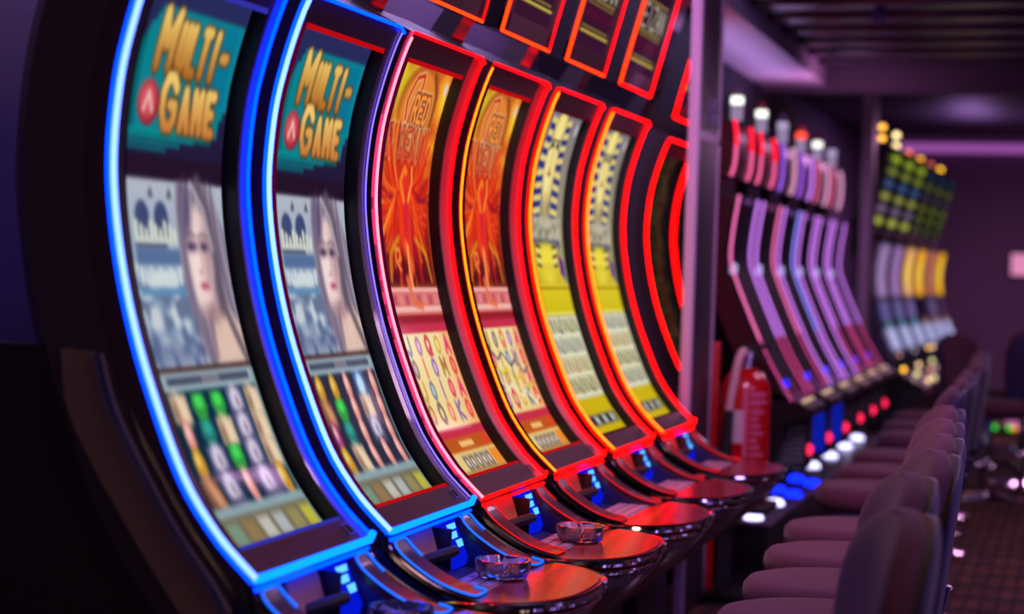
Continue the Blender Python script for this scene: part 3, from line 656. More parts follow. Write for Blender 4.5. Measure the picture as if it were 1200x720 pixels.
M3 = dict(inner=MATS['inner_burgundy'], label='red curved slot machine with phoenix screen and a pinkish-white left tube', img=phoenix(0), side=ACR, lip=(LIPR, LIPR), tubes=(PNK, RED2, RED2, RED), radii=(.0042, .0045, .0035, .005), lp=(.0, .010), op1=.508, strip=PKS, lower=RED, decklight=LRD, deckr=.0017)
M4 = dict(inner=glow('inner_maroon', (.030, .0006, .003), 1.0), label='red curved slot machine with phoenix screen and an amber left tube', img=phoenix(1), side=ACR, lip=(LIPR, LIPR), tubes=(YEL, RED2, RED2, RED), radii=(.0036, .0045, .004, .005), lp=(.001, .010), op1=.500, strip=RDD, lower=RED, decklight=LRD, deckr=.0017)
M5 = dict(label='red curved slot machine with pharaoh screen, standing next to the phoenix machine', img=pharaoh(0), side=None, lip=(LIPD, LIPD), tubes=(YEL, RED2, RED, RED), radii=(.0046, .004, .0035, .005), lp=(-.007, .004), lt=.009, strip=RDS, lower=RED, decklight=LRD, deckr=.0017)
M6 = dict(label='red curved slot machine with pharaoh screen, next to the grey pillar', img=pharaoh(1), side=None, lip=(LIPD, LIPD), tubes=(YEL, RED, RED, RED), radii=(.0046, .004, .0035, .005), lp=(-.007, .004), lt=.009, strip=RDS, lower=RED, decklight=LRD, deckr=.0017)
M7 = dict(label='dark-screened slot machine outlined in red light, half hidden behind the grey pillar', img=idle(), side=None, lip=(LIPD, LIPD), rz=1.12, tubes=(RED, RED, RED, LIPD), radii=(.0065, .004, .009, .0012), strip=LIPD, lower=None, decklight=LRD, deckr=.0017, console=False)
YS = [3.165, 3.875, 4.55, 5.25, 5.98, 6.74, 8.20]
for i, (y, cfg) in enumerate(zip(YS, (M1, M2, M3, M4, M5, M6, M7))):
    root, OFF = slot_machine(y, cfg)
    if i == 6: root.location.x -= .10
    if i >= 2: top_box(root, OFF, banner([0, 0, .40, .07, .07, .06, .1][i]), (ORG if i in (3, 4, 5) else RED, RED if i > 4 else ORG, RED2 if i < 5 else RED), .34 if i == 6 else .50)

# ------------------------------------------------------------------ glass ashtrays on the trays
def ashtray(x, y, label, R_=.066):
    prof_out = [(.052, 0), (.058, .003), (R_, .038), (R_ - .001, .042)]; prof_in = [(R_ - .006, .042), (R_ - .010, .034), (.046, .014), (.0, .009)]
    n = 64; mb = MB(); rings = []
    for r, z in prof_out + prof_in:
        ring = []
        for k in range(n):
            a = 2 * PI * k / n
            notch = max(0, 1 - abs(((a / (PI / 2) + .5) % 1) - .5) / .055)
            zz = z - (.014 * min(1, notch * 1.6) if z > .028 else 0)
            ring.append((max(r, .001) * math.cos(a + .35), max(r, .001) * math.sin(a + .35), zz))
        rings.append(ring)
    mb.loft(rings, True)
    o = mb.build('glass_ashtray', GLASS); o.location = (x, y, .6655)
    return tag(o, label, 'ashtray', 'glass ashtrays on the trays')
ashtray(-1.262, YS[0] + .36, 'clear glass ashtray on the nearest tray, cut by the bottom picture edge')
ashtray(-1.255, YS[1] + .325, 'clear notched glass ashtray on the tray of the blue machine next to the red one')
ashtray(-1.240, YS[2] + .315, 'clear notched glass ashtray on the tray of the phoenix machine with the pinkish tube')

# ------------------------------------------------------------------ room
WALL = mat('wall_paint', (128, 112, 150), .7, noise=.05, nscale=3)
DARKWALL = mat('dark_wall', (46, 40, 58), .7, noise=.06)
CEIL = mat('ceiling_paint', (60, 54, 66), .6, noise=.05)
SLAT = mat('ceiling_slat', (44, 40, 52), .25, spec=.6)
SOFF = mat('soffit_paint', (205, 196, 214), .6)
def sbox(name, lo, hi, m, bev=0):
    mb = MB(); mb.box(lo, hi, bev=bev); return struct(mb.build(name, m))
sbox('floor', (-2.6, -.5, -.1), (2.2, 24.2, 0), carpet_mat())
sbox('wall_left', (-2.6, -.5, 0), (-2.42, 24.2, 3.2), WALL)
sbox('wall_back', (-2.42, 22.0, 0), (2.2, 22.2, 3.2), mat('wall_back_paint', (120, 96, 128), .75, noise=.08, nscale=2))
sbox('ceiling', (-2.6, -.5, 3.0), (2.2, 24.2, 3.1), CEIL)
sbox('wall_left_panel', (-2.42, 8.4, 0), (-1.90, 13.2, 2.57), DARKWALL)
sbox('ceiling_soffit', (-2.42, 7.9, 2.57), (-1.50, 11.6, 2.70), SOFF)
sbox('ceiling_beam', (-2.42, 11.60, 2.535), (2.2, 11.80, 2.72), mat('beam_paint', (84, 72, 92), .6))
sbox('ceiling_lower', (-1.50, 7.9, 2.735), (2.2, 11.6, 2.76), CEIL)
for k in range(7): sbox('trim_%d' % (k + 1), (-1.50, 8.3 + k * .48, 2.66), (2.2, 8.52 + k * .48, 2.735), SLAT, .01)
# narrow pillars
def pillar(name, lo, hi, lab):
    mb = MB(); mb.box((lo[0], lo[1], 0), (hi[0], hi[1], 2.9), bev=.012)
    o = struct(mb.build(name, mat('pillar_paint', (66, 56, 64), .4, noise=.05)))
    mb = MB(); mb.box((lo[0] - .004, lo[1] - .012, 0), (hi[0] + .002, lo[1] + .03, 2.9), bev=.01); mb.box((lo[0] - .003, hi[1] - .05, 0), (hi[0] + .003, hi[1] + .004, 2.9), bev=.008); e = mb.build('pillar_edge', mat('pillar_edge_metal', (214, 186, 214), .35, metal=.0)); e.parent = o
    mb = MB(); mb.box((lo[0] - .002, lo[1] + .03, 1.935), (hi[0] + .003, hi[1] + .002, 1.972)); e = mb.build('joint_band', mat('band_metal', (176, 150, 190), .3, metal=.5)); e.parent = o
    return o
pillar('column_front', (-1.506, 7.46), (-1.466, 7.93), '')
pillar('column_back', (-1.50, 13.75), (-1.42, 14.05), '')
mb = MB(); mb.box((-.04, -.17, -.052), (0, .17, .052)); 
sg = empty('wall_sign', (-1.464, 7.745, 2.062), 'small dark blue square sign with pale border on the grey pillar', 'sign')
mb = MB(); mb.box((0, -.115, -.058), (.006, .115, .058)); mb.build('sign_border', GREYP, sg)
mb = MB(); mb.box((.006, -.098, .004), (.009, .098, .050)); mb.box((.006, -.098, -.050), (.009, .098, -.004)); mb.build('sign_face', mat('sign_blue', (34, 30, 110), .4), sg)
# hanging blue sign under the slats
hs = empty('hanging_sign', (-.93, 9.05, 2.735), 'small blue sign hanging from the slatted ceiling', 'sign')
mb = MB(); mb.box((-.03, -.02, -.125), (.03, .0, -.02), bev=.004); mb.build('sign_plate', mat('plate_blue', (40, 54, 140), .4), hs)
mb = MB(); mb.tube([(0, -.01, -.02), (0, -.01, 0)], .004); mb.build('hanger', CHROME, hs)
# lit cove line at the top of the far wall and lit wall panel
mb = MB(); mb.box((-2.3, 21.93, 2.97), (2.1, 21.998, 3.0)); mb.box((-2.3, 21.90, 2.955), (2.1, 21.93, 3.0)); struct(mb.build('trim_20', mat('cove_rail', (150, 120, 160), .5)))
mb = MB(); mb.box((-1.95, 21.85, 2.86), (2.0, 21.90, 2.96)); o = mb.build('cove_light', glow('cove_purple', (.30, .075, .34), 1.0)); tag(o, 'long purple light strip along the top of the far wall', 'light')
ws = empty('wall_screen', (-.28, 21.99, 1.60), 'small bright pink-lit screen on the far purple wall', 'screen')
mb = MB(); mb.box((-.42, -.05, -.13), (.42, 0, .15), bev=.01); mb.build('screen_case', BLACK, ws)
mb = MB(); mb.box((-.40, -.056, -.11), (.40, -.05, .13)); mb.build('screen_face', glow('pink_screen', (.75, .26, .48), 1.0), ws)

# ------------------------------------------------------------------ fire extinguisher on its red stand
st = empty('extinguisher_stand', (-1.40, 8.02, 0), 'tall red metal post with a low shelf carrying the fire extinguisher', 'stand')
mb = MB(); mb.box((-.092, -.02, 0), (-.050, .02, 1.10), bev=.006); mb.build('post', REDPAINT, st)
mb = MB(); mb.box((-.09, -.14, .38), (.20, .15, .415), bev=.01); mb.build('shelf', SATIN, st)
mb = MB(); mb.box((-.10, -.16, 0), (.19, .16, .03), bev=.01); mb.box((-.03, -.02, .03), (.03, .02, .38)); mb.build('foot', SATIN, st)
fe = empty('fire_extinguisher', (-1.332, 8.02, .4155), 'red fire extinguisher with pale hose standing beside the grey pillar', 'fire extinguisher')
RE = .10
mb = MB(); mb.lathe([(.092, 0), (RE, .01), (RE, .44), (RE - .01, .475), (.07, .51), (.04, .53), (.03, .535)], n=40); mb.build('tank', REDPAINT, fe)
mb = MB(); mb.lathe([(.026, .53), (.026, .565), (.034, .57), (.034, .595), (.02, .60)], n=20); mb.build('valve', CHROME, fe)
mb = MB(); mb.prism([(-.02, .60), (.09, .612), (.10, .625), (-.02, .63)], 'y', -.012, .012); mb.prism([(-.01, .575), (.08, .565), (.085, .575), (-.01, .592)], 'y', -.010, .010); mb.build('handle', RUBBER, fe)
fe.scale = (1.07, 1.07, 1.085)
mb = MB(); hp = catmull([(.0, -.03, .585), (-.004, -.075, .60), (-.016, -.108, .565), (-.030, -.118, .47), (-.040, -.119, .41), (-.046, -.119, .35)], 24); mb.tube([tuple(p) for p in hp], .016, 10); mb.build('hose', HOSE, fe)
mb = MB(); mb.tube([(-.045, -.119, .37), (-.050, -.120, .26), (-.054, -.122, .17)], [.019, .022, .026], 10); mb.build('nozzle', RUBBER, fe)
def patch(mb, a0, a1, z0, z1, r=RE + .0012, n=10):
    rings = []
    for z in (z0, z1): rings.append([(r * math.cos(a), r * math.sin(a), z) for a in np.linspace(a0, a1, n)])
    mb.loft(rings, False, caps=False)
d2r = math.radians
mb = MB(); patch(mb, d2r(-112), d2r(-84), .24, .37); mb.build('white_label', WHITEP, fe, smooth=False)
mb = MB(); patch(mb, d2r(-84), d2r(-76), .02, .46); patch(mb, d2r(-70), d2r(-28), .425, .44); patch(mb, d2r(-70), d2r(-28), .395, .41)
mb.build('pink_stripe', PINKP, fe, smooth=False)
mb = MB()
for i in range(7): patch(mb, d2r(-68), d2r(-34 - 10 * (i % 3)), .19 + i * .028, .202 + i * .028)
mb.build('instruction_print', PINKP, fe, smooth=False)
mb = MB(); ring = []
mb.v = []; 
cpts = [(d2r(-42) + .42 * math.cos(t), .105 + .050 * math.sin(t)) for t in np.linspace(0, 2 * PI, 24, endpoint=False)]
mb.add([((RE + .0016) * math.cos(d2r(-42)), (RE + .0016) * math.sin(d2r(-42)), .105)] + [((RE + .0014) * math.cos(a), (RE + .0014) * math.sin(a), z) for a, z in cpts], [(0, i + 1, (i + 1) % 24 + 1) for i in range(24)])
mb.build('round_label', CREAM, fe, smooth=False)

# ------------------------------------------------------------------ second bank: slim machines with violet light tubes
PINKT = (1.2, .16, .62); VIOT = (.50, .22, 1.5); REDT = (3.0, .02, .09)
T2 = glow('tube_lilac', (.78, .25, 1.15), 1.0); T2b = glow('tube_mauve', (1.1, .19, .55), 1.0); T2c = glow('tube_periwinkle', (.34, .32, 1.3), 1.0); T2r = glow('tube_crimson', (.62, .06, .25), 1.0)
TR = glow('crown_red', (1.8, .02, .08), 1.0); TP = glow('crown_purple', (.42, .12, .95), 1.0); TK = glow('crown_rose', (.85, .13, .30), .9); TRl = glow('crown_pink', (1.1, .14, .38), 1.0); TW = glow('crown_pinkwhite', (1.0, .42, .75), .9)
PB = catmull([(-1.215, .80), (-1.33, .99), (-1.43, 1.20), (-1.508, 1.385), (-1.532, 1.47), (-1.525, 1.60), (-1.500, 1.775)], 30)
Y2 = [8.90 + .757 * k for k in range(6)]
lamp_cols = [('white', (1.6, 1.7, 1.5)), ('white', (1.6, 1.7, 1.5)), ('violet', (.45, .35, .6)), ('red', (1.8, .12, .05)), ('white', (1.5, 1.6, 1.3)), ('violet', (.35, .28, .5))]
places2 = ['nearest the grey pillar', 'second from the grey pillar', 'third from the grey pillar', 'fourth from the grey pillar', 'fifth from the grey pillar', 'at the far end of its row']
crown_words = ['red', 'red', 'purple', 'purple', 'rose', 'rose']
FABR = mat('dark_screen', (22, 20, 28), .55, spec=.15)
def slim_machine(k):
    y = Y2[k]; OFF = (-1.45, .30, 0)
    root = empty('slot_machine', (-1.50, y + .30, 0), 'slim violet-lit slot machine with %s crown tubes, %s' % (crown_words[k], places2[k]), 'slot machine', 'slim slot machines in the violet row')
    B = lambda mb, name, m, par=root, **kk: mb.build(name, m, par, OFF, **kk)
    mb = MB(); rings = [[(p[0] - .02, .03, p[1]), (p[0] - .02, .57, p[1]), (p[0] - .15, .57, p[1]), (p[0] - .15, .03, p[1])] for p in PB]; mb.loft(rings, True); B(mb, 'cabinet', BLACK)
    mb = MB(); rings = [[(p[0] - .02, .06, p[1]), (p[0], .06, p[1]), (p[0], .54, p[1]), (p[0] - .02, .54, p[1])] for p in PB[3:-1]]; mb.loft(rings, True); B(mb, 'screen', FABR)
    tubes_ = [(T2b, T2), (T2, T2b), (T2, T2c), (T2, T2), (T2, T2), (T2, T2)][k]
    for yy, m in ((.02, tubes_[0]), (.58, tubes_[1])):
        mb = MB(); mb.tube([(p[0] + .005, yy, p[1]) for p in PB[9:]], .0068, 8); B(mb, 'light_tube', m)
        mb = MB(); mb.tube([(p[0] + .005, yy, p[1]) for p in PB[:10]], .006, 8); B(mb, 'lower_tube', T2r if k not in (2, 3) else T2)
    mb = MB(); mb.lathe([(.001, -.03), (.018, -.02), (.018, .02), (.001, .03)], (-1.515, .045, 1.42), 10); B(mb, 'hinge_glint', glow('glint_emission', (.42, .46, .8), 1.0))  # bright glint on the chrome hinge cap, made by emission
    mb = MB(); mb.prism([(-1.30, .84), (-1.262, .84), (-1.30, .93), (-1.335, .92)], 'y', .20, .34); B(mb, 'validator_light', glow('slim_validator', (.01, .035, 1.6), 1.0))
    mb = MB(); mb.prism([(-1.66, .50), (-1.66, .84), (-1.26, .83), (-1.12, .765), (-1.11, .73), (-1.25, .68), (-1.28, .50)], 'y', .03, .57); dk = B(mb, 'deck', BLACK)
    for j in range(3):
        mb = MB(); mb.lathe([(.014, 0), (.014, .008), (.004, .012)], (-1.17, .16 + .13 * j, .79), 10); B(mb, 'button_light', glow('deck_button', (.9, .55, .38), .9), dk)
    mb = MB(); mb.box((-1.43, .20, .46), (-1.155, .40, .71), bev=.012); pn = B(mb, 'front_panel', SATIN)
    if k in (1, 2):
        mb = MB(); mb.box((-1.33, .196, .48), (-1.165, .201, .69)); B(mb, 'blue_lit_side', glow('blue_spill', (.004, .014, .40), .8), pn)  # blue LED light falling on this side, put in as emission
    else:
        mb = MB()
        for j in range(8): mb.tube([(-1.33, .198, .50 + .024 * j), (-1.168, .198, .50 + .024 * j)], .007, 6)
        B(mb, 'vent_ribs', GREYP, pn)
    mb = MB(); mb.lathe([(.001, -.028), (.016, -.020), (.022, 0), (.016, .020), (.001, .028)], (-1.150, .23, .555), 12); B(mb, 'indicator_light', glow('indicator_red', (1.6, .03, .14), 1.2))
    mb = MB(); mb.box((-1.72, .04, .302), (-1.42, .56, .66), bev=.01); B(mb, 'base_cabinet', BLACK)
    # crown box with its own tubes and a signal lamp on top
    mb = MB(); cr = catmull([(-1.550, 1.865), (-1.532, 1.93), (-1.528, 2.06), (-1.540, 2.135)], 12); mb.loft([[(p[0], .04, p[1]), (p[0], .56, p[1]), (p[0] - .14, .56, p[1]), (p[0] - .14, .04, p[1])] for p in cr], True); cb = B(mb, 'crown_box', BLACK)
    mb = MB(); mb.box((-1.70, .10, 1.70), (-1.60, .50, 2.0)); B(mb, 'neck', BLACK)
    ca, cb_ = [(TR, TR), (TR, TR), (TP, TW), (TP, T2), (TK, TW), (TK, TW)][k]
    for yy, m in ((.03, ca), (.50, cb_)):
        mb = MB(); mb.tube([(p[0] + .008, yy, p[1]) for p in cr[6:]], .009, 8); B(mb, 'crown_tube', m, cb)
        mb = MB(); mb.tube([(p[0] + .008, yy, p[1]) for p in cr[:7]], .009, 8); B(mb, 'crown_tube', TRl if k < 2 else m, cb)
    nm, e = lamp_cols[k]
    xs_, ys_ = -1.57, .30
    mb = MB(); mb.lathe([(.03, 2.13), (.03, 2.15), (.024, 2.155)], (xs_, ys_, 0), 14); lp = B(mb, 'signal_lamp', CHROME)
    mb = MB(); mb.lathe([(.026, 2.15), (.030, 2.155), (.030, 2.225), (.026, 2.23)], (xs_, ys_, 0), 14); B(mb, 'lamp_body', glow('lamp_lilac', (.30, .22, .38), 1.0), lp)
    mb = MB(); mb.lathe([(.026, 2.23), (.032, 2.234), (.032, 2.268), (.026, 2.272)], (xs_, ys_, 0), 14); B(mb, 'lamp_lens', glow('lamp_' + nm, e, 1.0), lp)
    mb = MB(); mb.lathe([(.024, 2.272), (.024, 2.30), (.012, 2.315), (.001, 2.318)], (xs_, ys_, 0), 14); B(mb, 'lamp_cap', mat('lamp_cap_red', (170, 60, 60), .4) if k in (1, 3, 4) else GREYP, lp)
for k in range(6): slim_machine(k)
# plinth under the second bank with small up-lights
pl = empty('machine_plinth', (-1.50, 8.22, 0), 'long low metal-topped plinth under the violet slot machines', 'plinth')
mb = MB(); mb.box((-.06, .0, 0), (.26, 5.2, .285), bev=.006); mb.build('plinth_body', SATIN, pl)
mb = MB(); mb.box((-.06, -.005, .285), (.265, 5.2, .30), bev=.004); mb.build('plinth_top', mat('brushed_steel', (170, 160, 186), .32, metal=.9), pl)
WL = glow('puck_white', (1.9, 1.8, 3.0), 1.0); BL = glow('puck_blue', (.01, .06, 5.0), 1.0)
pw = [(-1.405, 8.56, 0), (-1.335, 8.36, 0), (-1.425, 8.80, 0), (-1.325, 8.93, 0), (-1.296, 9.34, 1), (-1.40, 9.50, 1), (-1.274, 9.88, 1), (-1.38, 10.05, 1), (-1.40, 10.83, 0), (-1.38, 11.5, 0), (-1.37, 12.2, 0), (-1.37, 12.9, 0)]
puck_words = ['second white puck light from the near end of the metal plinth', 'white puck light at the very near end of the metal plinth', 'white puck light close to the machine bases just before the blue ones', 'white puck light on the aisle edge just before the blue ones',
    'nearest blue puck light on the aisle edge of the plinth', 'nearer blue puck light close to the machine bases', 'farther blue puck light on the aisle edge of the plinth', 'farther blue puck light close to the machine bases',
    'first white puck light beyond the blue ones', 'second white puck light beyond the blue ones', 'third white puck light beyond the blue ones', 'farthest white puck light on the metal plinth']
for i, (x, y, b) in enumerate(pw):
    mb = MB(); mb.lathe([(.044, 0), (.044, .012), (.034, .026), (.001, .032)], (0, 0, 0), 14); o = mb.build('puck_light', BL if b else WL); o.location = (x, y, .30)
    tag(o, puck_words[i], 'light', 'puck lights on the plinth')

# ------------------------------------------------------------------ third bank, far along the room
def art3(k):
    c = Cv(.5, .62, 50, 62, (10, 12, 22)); cols = [(150, 170, 40), (120, 130, 50), (60, 80, 130), (150, 150, 70), (110, 90, 120), (170, 180, 60)]
    dim = 1.0 if k < 3 else .55
    for r in range(6): c.rect(.06, .04 + r * .095, .44, .10 + r * .095, tuple(x * dim for x in cols[(r + (k > 2) * 2) % 6]), 1, .02); c.rect(.0, .10 + r * .095, .5, .13 + r * .095, (14, 18, 30), 1, .01)
    return c.c
low = [[(150, 120, 170), (120, 110, 190)], [(150, 110, 170), (130, 120, 190)], [(240, 170, 120), (150, 120, 200)], [(255, 170, 40), (40, 20, 60)], [(190, 110, 90), (130, 110, 170)], [(255, 176, 20), (90, 60, 110)]]
def low3(k):
    c = Cv(.5, .9, 40, 72, (22, 18, 30)); a, b = low[k]
    c.rect(.05, .02, .45, .36, a, 1, .02)
    if k in (2, 3, 5): c.ell(.25, .19, .12, .12, (255, 210, 80), 1, .08)
    c.rect(.05, .38, .45, .52, tuple(x * .75 for x in b), 1, .03); c.rect(.04, .56, .46, .72, (176, 176, 225), 1, .03); c.ell(.25, .545, .06, .03, [(60, 170, 170), (70, 180, 200), (60, 190, 200), (200, 120, 100), (220, 130, 100), (190, 110, 80)][k], 1, .02)
    return c.c
P3 = catmull([(.20, .66), (.12, .85), (.02, 1.10), (-.03, 1.35), (-.03, 1.50), (.0, 1.68)], 30)
names3 = ['nearest the violet column', 'second from the violet column', 'third from the violet column', 'fourth from the violet column', 'fifth from the violet column', 'farthest in its row']
for k in range(6):
    y = 14.25 + .80 * k; x = -1.38 + .033 * k
    root = empty('slot_machine', (x, y + .35, 0), 'distant slot machine with tall grid display and %s lower screen, %s' % (['lilac', 'mauve', 'peach', 'orange', 'brown-pink', 'bright amber'][k], names3[k]), 'slot machine', 'distant slot machines beyond the violet column')
    root.rotation_euler = (0, 0, -.04); OFF = (0, .35, 0)
    B = lambda mb, name, m, par=root, **kk: mb.build(name, m, par, OFF, **kk)
    mb = MB(); mb.loft([[(p[0] - .02, .03, p[1]), (p[0] - .02, .67, p[1]), (p[0] - .16, .67, p[1]), (p[0] - .16, .03, p[1])] for p in P3], True); B(mb, 'cabinet', mat('lavender_side', (96, 84, 128), .4))
    screen_grid(low3(k), .06, .64, lambda t: tuple(P3[int(round((1 - t) * 29))] if True else 0) if False else (np.interp((1 - t), np.linspace(0, 1, 30), P3[:, 0]) + .002, np.interp((1 - t), np.linspace(0, 1, 30), P3[:, 1])), 'screen', root, OFF, .9)
    mb = MB(); mb.prism([(-.10, 1.75), (.06, 2.40), (-.08, 2.43), (-.24, 1.78)], 'y', .04, .66); tb = B(mb, 'top_box', BLACK)
    screen_grid(art3(k), .07, .63, lambda t: (-.095 + .16 * (1 - t) + .004, 1.775 + .60 * (1 - t)), 'box_screen', tb, OFF, .9)
    mb = MB(); mb.box((-.24, .15, 1.55), (-.12, .55, 1.85)); B(mb, 'neck', BLACK)
    mb = MB(); mb.prism([(-.2, .40), (-.2, .72), (.16, .70), (.36, .60), (.36, .55), (.2, .40)], 'y', .03, .67); dk = B(mb, 'deck', BLACK)
    mb = MB(); mb.box((-.45, .03, 0), (.14, .67, .42), bev=.01); B(mb, 'base_cabinet', SATIN)
    g = np.random.default_rng(30 + k)
    for j in range(4):
        mb = MB(); bx_, bz = ((.19, .70), (.33, .61), (.26, .66), (.13, .80))[j]
        mb.lathe([(.001, -.02), (.016, -.012), (.02, 0), (.016, .012), (.001, .02)], (bx_, .12 + .14 * ((j * 3 + k) % 4), bz + .02), 10)
        q = [(1.6, .75, .06), (1.0, .62, .35), (.75, .62, .28), (.55, .22, .16), (.35, .2, .25)][(j + k) % 5]
        B(mb, 'button_light', glow('far_button_%d' % ((j + k) % 5), q, 1.9), dk)
    mb = MB(); mb.lathe([(.03, 2.40), (.03, 2.44), (.001, 2.45)], (-.04, .18, 0), 10); bc = B(mb, 'beacon', CHROME)
    e = [(2.4, 1.1, .12), (2.6, 1.9, .9), (1.6, .35, .03), (1.9, .8, .05), (.9, .16, .12), (2.6, 1.3, .02)][k]
    for j in range(2 if k < 2 else 1):
        mb = MB(); z0 = 2.44 + .085 * j; mb.lathe([(.012, z0), (.026, z0 + .012), (.026, z0 + .03), (.012, z0 + .042)], (-.04, .18, 0), 10); B(mb, 'beacon_lens', glow('beacon_%d' % k, e, 1.2), bc)
# low cabinet with coloured bulbs far down the aisle
lc = empty('light_cabinet', (-.40, 17.6, 0), 'low cabinet with a row of green, orange and blue bulbs down the aisle', 'cabinet')
mb = MB(); mb.box((-.25, -.0, .0), (.8, .5, .10), bev=.01); mb.build('cabinet_body', mat('olive_cabinet', (120, 96, 40), .5), lc)
mb = MB(); mb.box((-.14, .05, .10), (.8, .10, .36), bev=.01); mb.build('display_panel', glow('panel_pink', (.46, .12, .34), 1.0), lc)
for j, q in enumerate(((.02, 1.0, .12), (.04, 1.1, .08), (1.5, .45, .04), (1.2, .1, .6), (.1, .5, 1.6), (.05, .9, .5), (1.4, .6, .1))):
    mb = MB(); mb.lathe([(.001, -.024), (.024, -.01), (.024, .01), (.001, .024)], (-.24 + (.0 if j == 0 else .09) + .045 * j, -.02, .085), 10); mb.build('bulb', glow('bulb_%d' % j, q, 1.0), lc)

# ------------------------------------------------------------------ chairs
def make_chair(label):
    r = empty('casino_chair', (0, 0, 0), label, 'chair', 'velvet chairs along the machines')
    # seat: thick rounded cushion
    mb = MB(); rings = []
    for z, s_ in ((.515, .86), (.53, .97), (.56, 1.0), (.585, .985), (.60, .93), (.608, .80), (.610, .5)):
        rings.append([(.0 + .245 * s_ * math.copysign(abs(math.cos(a)) ** .95, math.cos(a)), .225 * s_ * math.copysign(abs(math.sin(a)) ** .85, math.sin(a)), z) for a in np.linspace(0, 2 * PI, 40, endpoint=False)])
    mb.loft(rings, True); mb.build('seat', VELVET, r, ang=60)
    # padded backrest, gently curved round the sitter, rounded over the top
    def back(off, th, top, wid, zlow, name, m):
        mb = MB(); rings = []
        for v_ in np.r_[np.linspace(0, .55, 8), .55 + .448 * np.sin(np.linspace(.12, 1, 22) * PI / 2)]:
            z = zlow + (top - zlow) * v_; q = max(0, (v_ - .58) / .42); hw = wid * (.90 + .10 * min(1, v_ / .4)) * max(.004, 1 - q ** 2.6) ** (1 / 2.4)
            t = th * max(.18, 1 - q ** 4) ** .5; ring = []
            for a in np.linspace(0, 2 * PI, 36, endpoint=False):
                c_, s_ = math.cos(a), math.sin(a)
                w_ = hw * math.copysign(abs(s_) ** .7, s_); x = .205 + off - .050 * (w_ / .21) ** 2 + t * .5 * math.copysign(abs(c_) ** .7, c_) + .13 * (z - .56)
                ring.append((x, w_, z))
            rings.append(ring)
        mb.loft(rings, True); return mb.build(name, m, r, ang=60)
    back(.0, .085, .995, .195, .575, 'backrest', VELVET)
    back(.044, .030, .985, .192, .545, 'back_shell', SHELL)
    mb = MB(); mb.lathe([(.22, .50), (.22, .514), (.05, .514)], n=24); mb.tube([(.19, 0, .505), (.26, 0, .53), (.275, 0, .60)], .02, 8); mb.build('seat_pan', SHELL, r)
    mb = MB(); mb.lathe([(.036, .02), (.036, .28), (.026, .285), (.026, .50)], n=20); mb.build('column', CHROME, r)
    mb = MB(); mb.tube([(.19 * math.cos(a), .19 * math.sin(a), .22) for a in np.linspace(0, 2 * PI, 32, endpoint=False)], .011, 8, closed=True)
    for a in (0, PI / 2, PI, -PI / 2): mb.tube([(.03 * math.cos(a), .03 * math.sin(a), .22), (.19 * math.cos(a), .19 * math.sin(a), .22)], .007, 6)
    mb.build('foot_ring', CHROME, r)
    mb = MB(); mb.lathe([(.225, 0), (.225, .012), (.15, .028), (.05, .045), (.036, .05)], n=36); mb.build('base', CHROME, r)
    return r
chairs = [(3.22, -.51, .30, 'velvet chair nearest the viewer, its rounded back rising in front of the other chairs'), (3.86, -.555, .28, 'second velvet chair from the near end of the row'), (4.42, -.54, .30, 'third velvet chair from the near end of the row'),
          (4.92, -.56, .26, 'fourth velvet chair from the near end of the row'), (5.46, -.59, .28, 'fifth velvet chair from the near end of the row'), (6.06, -.62, .28, 'sixth velvet chair from the near end, beside the end of the red machines'),
          (7.25, -.68, .0, 'velvet chair beside the near end of the metal plinth, its chrome column showing'), (7.95, -.68, .0, 'velvet chair facing the first violet machine'), (8.7, -.70, .0, 'velvet chair facing the blue-lit front panels'),
          (9.85, -.70, .05, 'velvet chair in front of the middle violet machines'), (10.6, -.74, .0, 'velvet chair near the far end of the violet row'), (11.4, -.76, .0, 'velvet chair at the far end of the violet row')]
proto = None
for i, (y, x, rz, lab) in enumerate(chairs):
    if proto is None: proto = o = make_chair(lab)
    else: o = copy_tree(proto); o['label'] = lab
    o.location = (x, y, 0); o.rotation_euler = (0, 0, rz)
for (x, y, rz, lab, s_) in ((-.49, 12.4, 2.6, 'dark chair turned aside in the aisle before the distant machines', 1.06), (-.30, 13.4, -1.2, 'dark chair standing near the right edge before the far purple wall', 1.10)):
    o = copy_tree(proto); o['label'] = lab; o.location = (x, y, 0); o.rotation_euler = (0, 0, rz); o.scale = (s_, s_, s_)

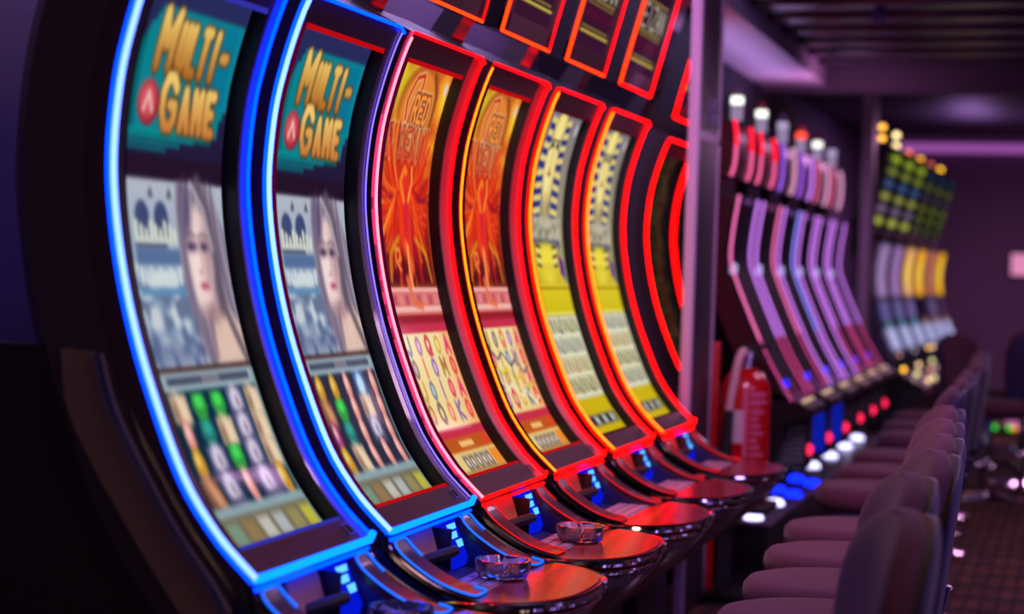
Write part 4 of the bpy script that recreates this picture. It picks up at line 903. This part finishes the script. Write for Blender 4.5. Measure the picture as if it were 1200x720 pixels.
# ------------------------------------------------------------------ light
def area(name, loc, size, rgb, watts, rot=(0, 0, 0), sy_=None):
    l = bpy.data.lights.new(name, 'AREA'); l.energy = watts; l.color = rgb; l.size = size
    if sy_: l.shape = 'RECTANGLE'; l.size_y = sy_
    o = bpy.data.objects.new(name, l); COL.objects.link(o); o.location = loc; o.rotation_euler = rot
    return o
area('ceiling_lamp_warm', (.3, 2.4, 2.95), .5, (1.0, .62, .42), 10)
area('ceiling_lamp_pink', (-.5, 5.2, 2.95), .5, (1.0, .55, .55), 11)
area('aisle_fill', (1.5, 4.6, 1.15), .9, (.55, .28, 1.0), 13, (0, PI / 2, 0), 6.0)  # unseen violet fill added to light the bellies, chairs and pillar
area('ceiling_lamp_aisle', (-.1, 8.6, 2.60), .6, (.85, .42, .85), 16)
area('ceiling_lamp_violet', (1.4, 5.0, 2.9), 1.0, (.45, .25, 1.0), 26, (0, .6, 0))
area('ceiling_lamp_floor', (.2, 11.0, 2.45), .6, (.75, .42, .70), 18)
area('ceiling_lamp_far', (-.3, 18.8, 2.95), .8, (.85, .36, .74), 62)
area('far_ceiling_fill', (-1.0, 18.6, 2.62), .3, (.60, .30, .9), 7, (PI, 0, 0), 1.5)  # added fill that lifts the dark far ceiling
area('entry_fill', (-.7, -.4, 2.7), .5, (1.0, .62, .45), 4.5, (PI / 3.2, 0, 0))  # unseen warm fill added to brighten the near casing and chair backs
area('orchid_fill', (.9, .6, 2.5), .6, (.85, .36, 1.0), 5, (.95, 0, .25))  # added purple fill from the camera side for the near chairs
area('wall_fill', (-2.22, 5.8, 2.95), .2, (.62, .44, 1.0), 24, (0, -.25, 0), 4.0)  # fill added to brighten the left wall
area('pillar_fill', (-.9, 5.2, 2.9), .4, (.80, .42, 1.0), 34, (.75, 0, .15))  # added fill aimed at the near edge of the pillar
area('cove_uplight', (-1.72, 9.9, 2.36), .12, (.72, .40, 1.0), 2.6, (PI, 0, 0), 2.6)
area('beam_uplight', (-1.3, 11.0, 2.2), .2, (.9, .30, .75), 3, (PI - .4, 0, 0), .3)
w = bpy.data.worlds.new('world'); sc.world = w; w.use_nodes = True
w.node_tree.nodes['Background'].inputs['Color'].default_value = (.012, .008, .022, 1); w.node_tree.nodes['Background'].inputs['Strength'].default_value = .5
sc.view_settings.view_transform = 'Standard'; sc.view_settings.look = 'None'; sc.view_settings.exposure = 0; sc.view_settings.gamma = 1; sc.view_settings.use_curve_mapping = False
sc.cycles.use_denoising = True; sc.cycles.max_bounces = 12; sc.cycles.transmission_bounces = 12; sc.cycles.sample_clamp_indirect = 6.0; sc.cycles.caustics_reflective = False; sc.cycles.caustics_refractive = False
